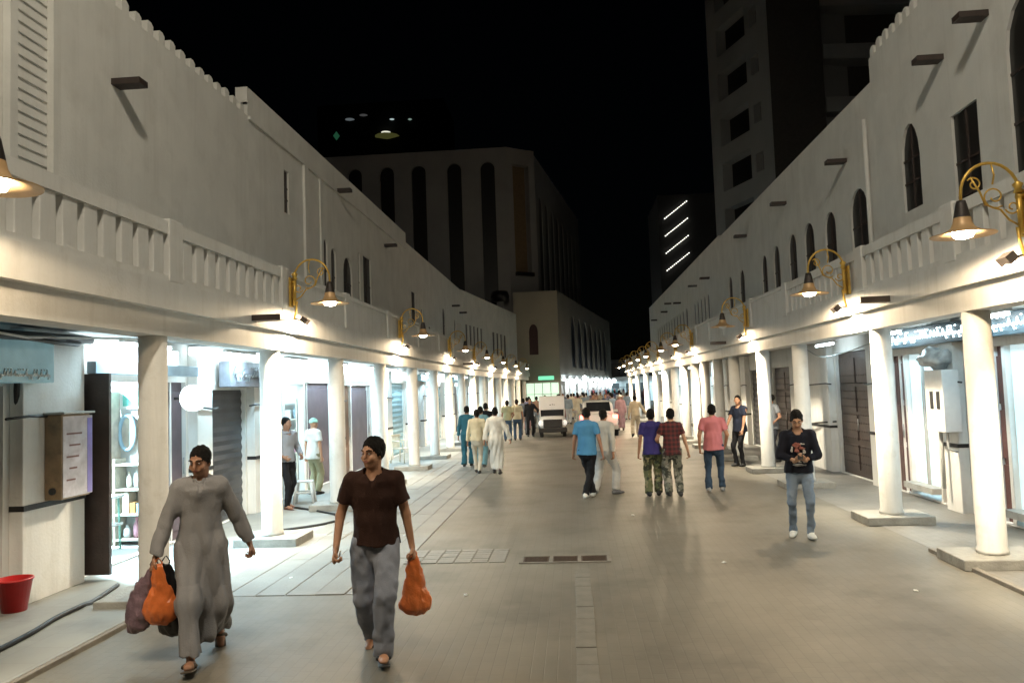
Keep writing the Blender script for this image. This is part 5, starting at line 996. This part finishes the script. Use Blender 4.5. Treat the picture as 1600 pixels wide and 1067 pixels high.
person('person in beige hurrying along the right side with a bag', (2.55, 33.2), 178, 1.72, .018, feet=((-.1, -.1, 0, 6), (.14, .25, .06, 10, -25)), top='shirt', pants='loose', tm=cloth('beige', (.4, .34, .25)), pm=cloth('beige2', (.4, .35, .27)), skin=1, hair='thick', hands=((-.45, -.1, .95), (.28, .05, .85)))
person('person in dusty pink thobe far along the right side', (2.25, 38.5), 178, 1.72, .02, top='thobe', tm=cloth('dusty_pink', (.33, .2, .22)), skin=1, cap=wht, hair=None)
# people inside the left arcade
person('person in a white shirt and khaki trousers at the lit doorway', (-5.72, 17.0), 150, 1.66, .016, top='tee', pants='loose', tm=wht, pm=cloth('khaki', (.3, .28, .17)), skin=0, hair=None, cap=cloth('mint', (.35, .6, .5)), waist=.12)
person('man in a grey shirt and black trousers leaning by the doorway behind the second column', (-5.55, 14.9), 60, 1.76, .016, feet=((-.09, -.1, 0, 5), (.1, .12, 0, 5)), top='shirt', pants='slim', tm=cloth('silver_grey', (.3, .3, .32)), pm=blk, skin=1, hair='short', shoe='sandal', shm=redwood, hands=((-.2, -.16, 1.0), (.22, -.15, 1.0)))
person('person in bright pink sitting low behind the man in brown', (-5.5, 21.6, -.42), 90, 1.6, .02, top='tee', pants='jeans', tm=cloth('hot_pink', (.6, .05, .12)), pm=blk, skin=1, hair='short') if False else None
# crowd at the end of the street
cc = [cloth('c%d' % i, c) for i, c in enumerate([(.5, .5, .5), (.12, .1, .14), (.25, .16, .12), (.1, .12, .2), (.5, .45, .35), (.2, .25, .3), (.35, .2, .2), (.03, .03, .03)])]
protos = []
words_c = ['pale grey', 'dark mauve', 'brown', 'navy', 'cream', 'slate blue', 'dull red', 'black']
cr = random.Random(5); spots = []
for i in range(64):
    y = cr.uniform(40, 88); lo_, hi_ = (-2.6 if y < 55 else -.9 + (y - 61) * .17 + .6), (3.4 if y < 55 else 3.9)
    if y < 44: x = cr.choice([cr.uniform(-2.9, -1.9), cr.uniform(-.2, .2), cr.uniform(2.1, 3.5)])
    elif y > 60: lo_ = -.9 + (y - 61) * .17 + .7; x = cr.uniform(lo_, lo_ + 3.6)
    else: x = cr.uniform(-2.6, 3.5)
    spots.append((x, y))
for i, (x, y) in enumerate(spots):
    k = i % 8
    if len(protos) < 8:
        t, _ = person('x', (x, y), cr.choice([0, 180, 170, 15, 200]), cr.uniform(1.62, 1.8), .028, feet=((-.1, cr.uniform(-.2, .2), 0, 5), (.1, cr.uniform(-.15, .15), 0, 5)), top='thobe' if k in (0, 4) else 'shirt', pants='loose', tm=cc[k], pm=cc[(k + 3) % 8], skin=1, hair='short', group='people in the far crowd')
        protos.append(t)
    else: t = copy_tree(protos[k]); t.location = (x, y, 0); t.rotation_euler = (0, 0, R(cr.choice([0, 180, 170, 15, 200]) + cr.uniform(-20, 20)))
    side_ = 'left' if x < 0 else 'right' if x > 1.8 else 'middle'
    t['label'] = 'far walker in %s %s in the %s of the crowd, %s from the front' % (words_c[k], 'thobe' if k in (0, 4) else 'shirt', side_, ORD[min(14, sum(1 for j, (a, b_) in enumerate(spots) if b_ < y and j % 8 == k))]); t['group'] = 'people in the far crowd'

# ---------------- vehicles ----------------
carw = mat('car_white', (.75, .75, .74), .25, var=.02, bump=0, coat=.6); glass = mat('car_glass', (.02, .022, .025), .08, var=0, bump=0); tyre = mat('tyre', (.02, .02, .02), .8); rim = mat('rim', (.5, .5, .5), .3, metal=.9, bump=0); redl = mat('tail_glow', (.6, .02, .02), .3, emit=(1, .12, .08), es=9, bump=0); headl = mat('headlamp_glass', (.7, .72, .74), .15, emit=(1, .95, .85), es=.5, bump=0)
def section_loft(secs, seg=20, pw=3.2):
    """secs: (y, half width, z0, z1) superellipse rings along y"""
    vs = []; n = len(secs)
    for y, hw, z0, z1 in secs:
        for k in range(seg):
            a = 2 * PI * k / seg; c, s_ = math.cos(a), math.sin(a); vs.append((hw * math.copysign(abs(c) ** (2 / pw), c), y, (z0 + z1) / 2 + (z1 - z0) / 2 * math.copysign(abs(s_) ** (2 / pw), s_)))
    fs = [(i * seg + k, i * seg + (k + 1) % seg, (i + 1) * seg + (k + 1) % seg, (i + 1) * seg + k) for i in range(n - 1) for k in range(seg)] + [tuple(range(seg))[::-1], tuple((n - 1) * seg + k for k in range(seg))]
    return vs, fs
def wheels(t, xs, ys, r, wd=.2):
    pr = None
    for x in xs:
        for y in ys:
            M = Matrix.Rotation(R(90), 4, 'Y')
            if pr is None:
                b = MB(); b.lathe([(r * .62, -wd / 2), (r * .93, -wd / 2), (r, -wd / 3), (r, wd / 3), (r * .93, wd / 2), (r * .62, wd / 2)], seg=24, M=M); pr = b.build('wheel', tyre, t); q = pr
                b = MB(); b.lathe([(0, -wd * .4), (r * .2, -wd * .42), (r * .62, -wd * .36), (r * .62, wd * .36), (r * .2, wd * .42), (0, wd * .4)], seg=16, M=M); b.build('rim', rim, pr)
            else: q = copy_tree(pr, t)
            q.location = (x, y, r)
car = thing('parked_car', 'white car seen from behind with glowing red tail lights', 'car', (1.0, 35.9, 0), R(2))
b = MB(); b.add(*section_loft([(-2.05, .72, .35, .85), (-1.98, .82, .28, .98), (-1.5, .86, .24, 1.02), (1.2, .86, .24, .98), (1.9, .8, .28, .86), (2.1, .66, .34, .72)]), sm=True); b.build('body', carw, car)
b = MB(); b.add(*section_loft([(-1.85, .62, .9, 1.1), (-1.35, .66, .9, 1.5), (-.2, .66, .9, 1.56), (.5, .64, .9, 1.45), (1.2, .6, .9, 1.0)], pw=4), sm=True); b.build('roof', carw, car)
b = MB(); b.add([(-.52, -1.86, 1.08), (.52, -1.86, 1.08), (.5, -1.42, 1.46), (-.5, -1.42, 1.46)], [(0, 1, 2, 3)]); o = b.build('rear_window', glass, car); o.location = (0, -.03, .01)
for s_ in (-1, 1):
    b = MB(); b.box(-.12, .12, -.04, .04, -.08, .1); o = b.build('tail_light', redl, car, bevel=.02); o.location = (s_ * .68, -2.0, .84)
    b = MB(); b.box(-.01, .01, -1.1, .9, 1.05, 1.4); o = b.build('side_window', glass, car); o.location = (s_ * .665, 0, 0)
    b = MB(); b.box(-.1, .1, -.04, .04, -.06, .06); o = b.build('wing_mirror', carw, car, bevel=.02); o.location = (s_ * .93, .6, 1.02)
    lamp('tail_glow', 'POINT', (s_ * .68, -2.15, .84), 3, (1, .1, .06), car, .05)
b = MB(); b.box(-.26, .26, -2.075, -2.055, .55, .67); b.build('number_plate', paper, car); b = MB(); b.box(-.8, .8, -2.1, -1.95, .3, .5); b.build('bumper', greym, car, bevel=.03); wheels(car, (-.74, .74), (-1.3, 1.3), .31)
ct = thing('utility_cart', 'small white utility cart with round headlamps and boxy top facing the camera', 'utility cart', (-1.0, 36.0, 0), R(3))
b = MB(); b.add(*section_loft([(-1.3, .5, .42, .78), (-1.2, .58, .36, .85), (-.5, .6, .34, .95), (1.3, .6, .34, .9)], pw=5), sm=True); b.build('body', carw, ct)
b = MB(); b.box(-.42, .42, -1.34, -1.29, .42, .78); b.box(-.62, .62, -1.42, -1.3, .22, .4); b.build('bumper', black, ct, bevel=.02)
b = MB(); b.box(-.52, .52, -.72, -.66, .9, 1.28); b.build('windscreen', glass, ct)
b = MB(); b.box(-.56, .56, -.75, 1.3, 1.18, 1.78); b.build('cargo_box', mat('box_white', (.72, .72, .73), .4, var=.03, bump=0), ct, bevel=.03)
b = MB(); b.box(-.54, .54, -.64, 1.25, .88, 1.179); b.build('cab', black, ct)
b = MB(); b.box(-.1, -.05, -.757, -.752, 1.38, 1.42); b.box(.0, .06, -.757, -.752, 1.4, 1.43); b.box(.09, .12, -.757, -.752, 1.39, 1.42); b.build('marking', blk, ct)
for s_ in (-1, 1):
    M = Matrix.Rotation(R(90), 4, 'X'); b = MB(); b.lathe([(.0, .0), (.1, .0), (.135, -.05), (.1, -.08), (0, -.09)][::-1], seg=20, M=Matrix.Translation((s_ * .5, -1.3, .62)) @ M); b.build('headlight', headl, ct)
    b = MB(); b.tube([(s_ * .53, -.7, .88), (s_ * .54, -.7, 1.2)], .03); b.build('pillar', carw, ct)
wheels(ct, (-.5, .5), (-.95, .9), .26, .16)
mo = thing('motorcycle', 'parked motorcycle seen end on, left of the white cart', 'motorcycle', (-1.95, 38.2, 0), R(0))
wheels(mo, (0,), (-.6, .65), .3, .1); b = MB(); b.tube([(0, -.6, .3), (0, -.42, .85), (0, -.4, 1.0)], .04); b.tube([(-.32, -.35, 1.02), (0, -.42, .98), (.32, -.35, 1.02)], .018); b.build('fork', steelm, mo)
b = MB(); b.add(*section_loft([(-.45, .06, .6, .9), (-.1, .14, .4, .92), (.4, .13, .45, .82), (.75, .08, .62, .8)]), sm=True); b.build('body', darkmetal, mo)
b = MB(); b.lathe([(0, -.03), (.08, 0), (0, .06)], seg=12, M=Matrix.Translation((0, -.52, .88)) @ Matrix.Rotation(R(90), 4, 'X')); b.build('headlight', headl, mo)
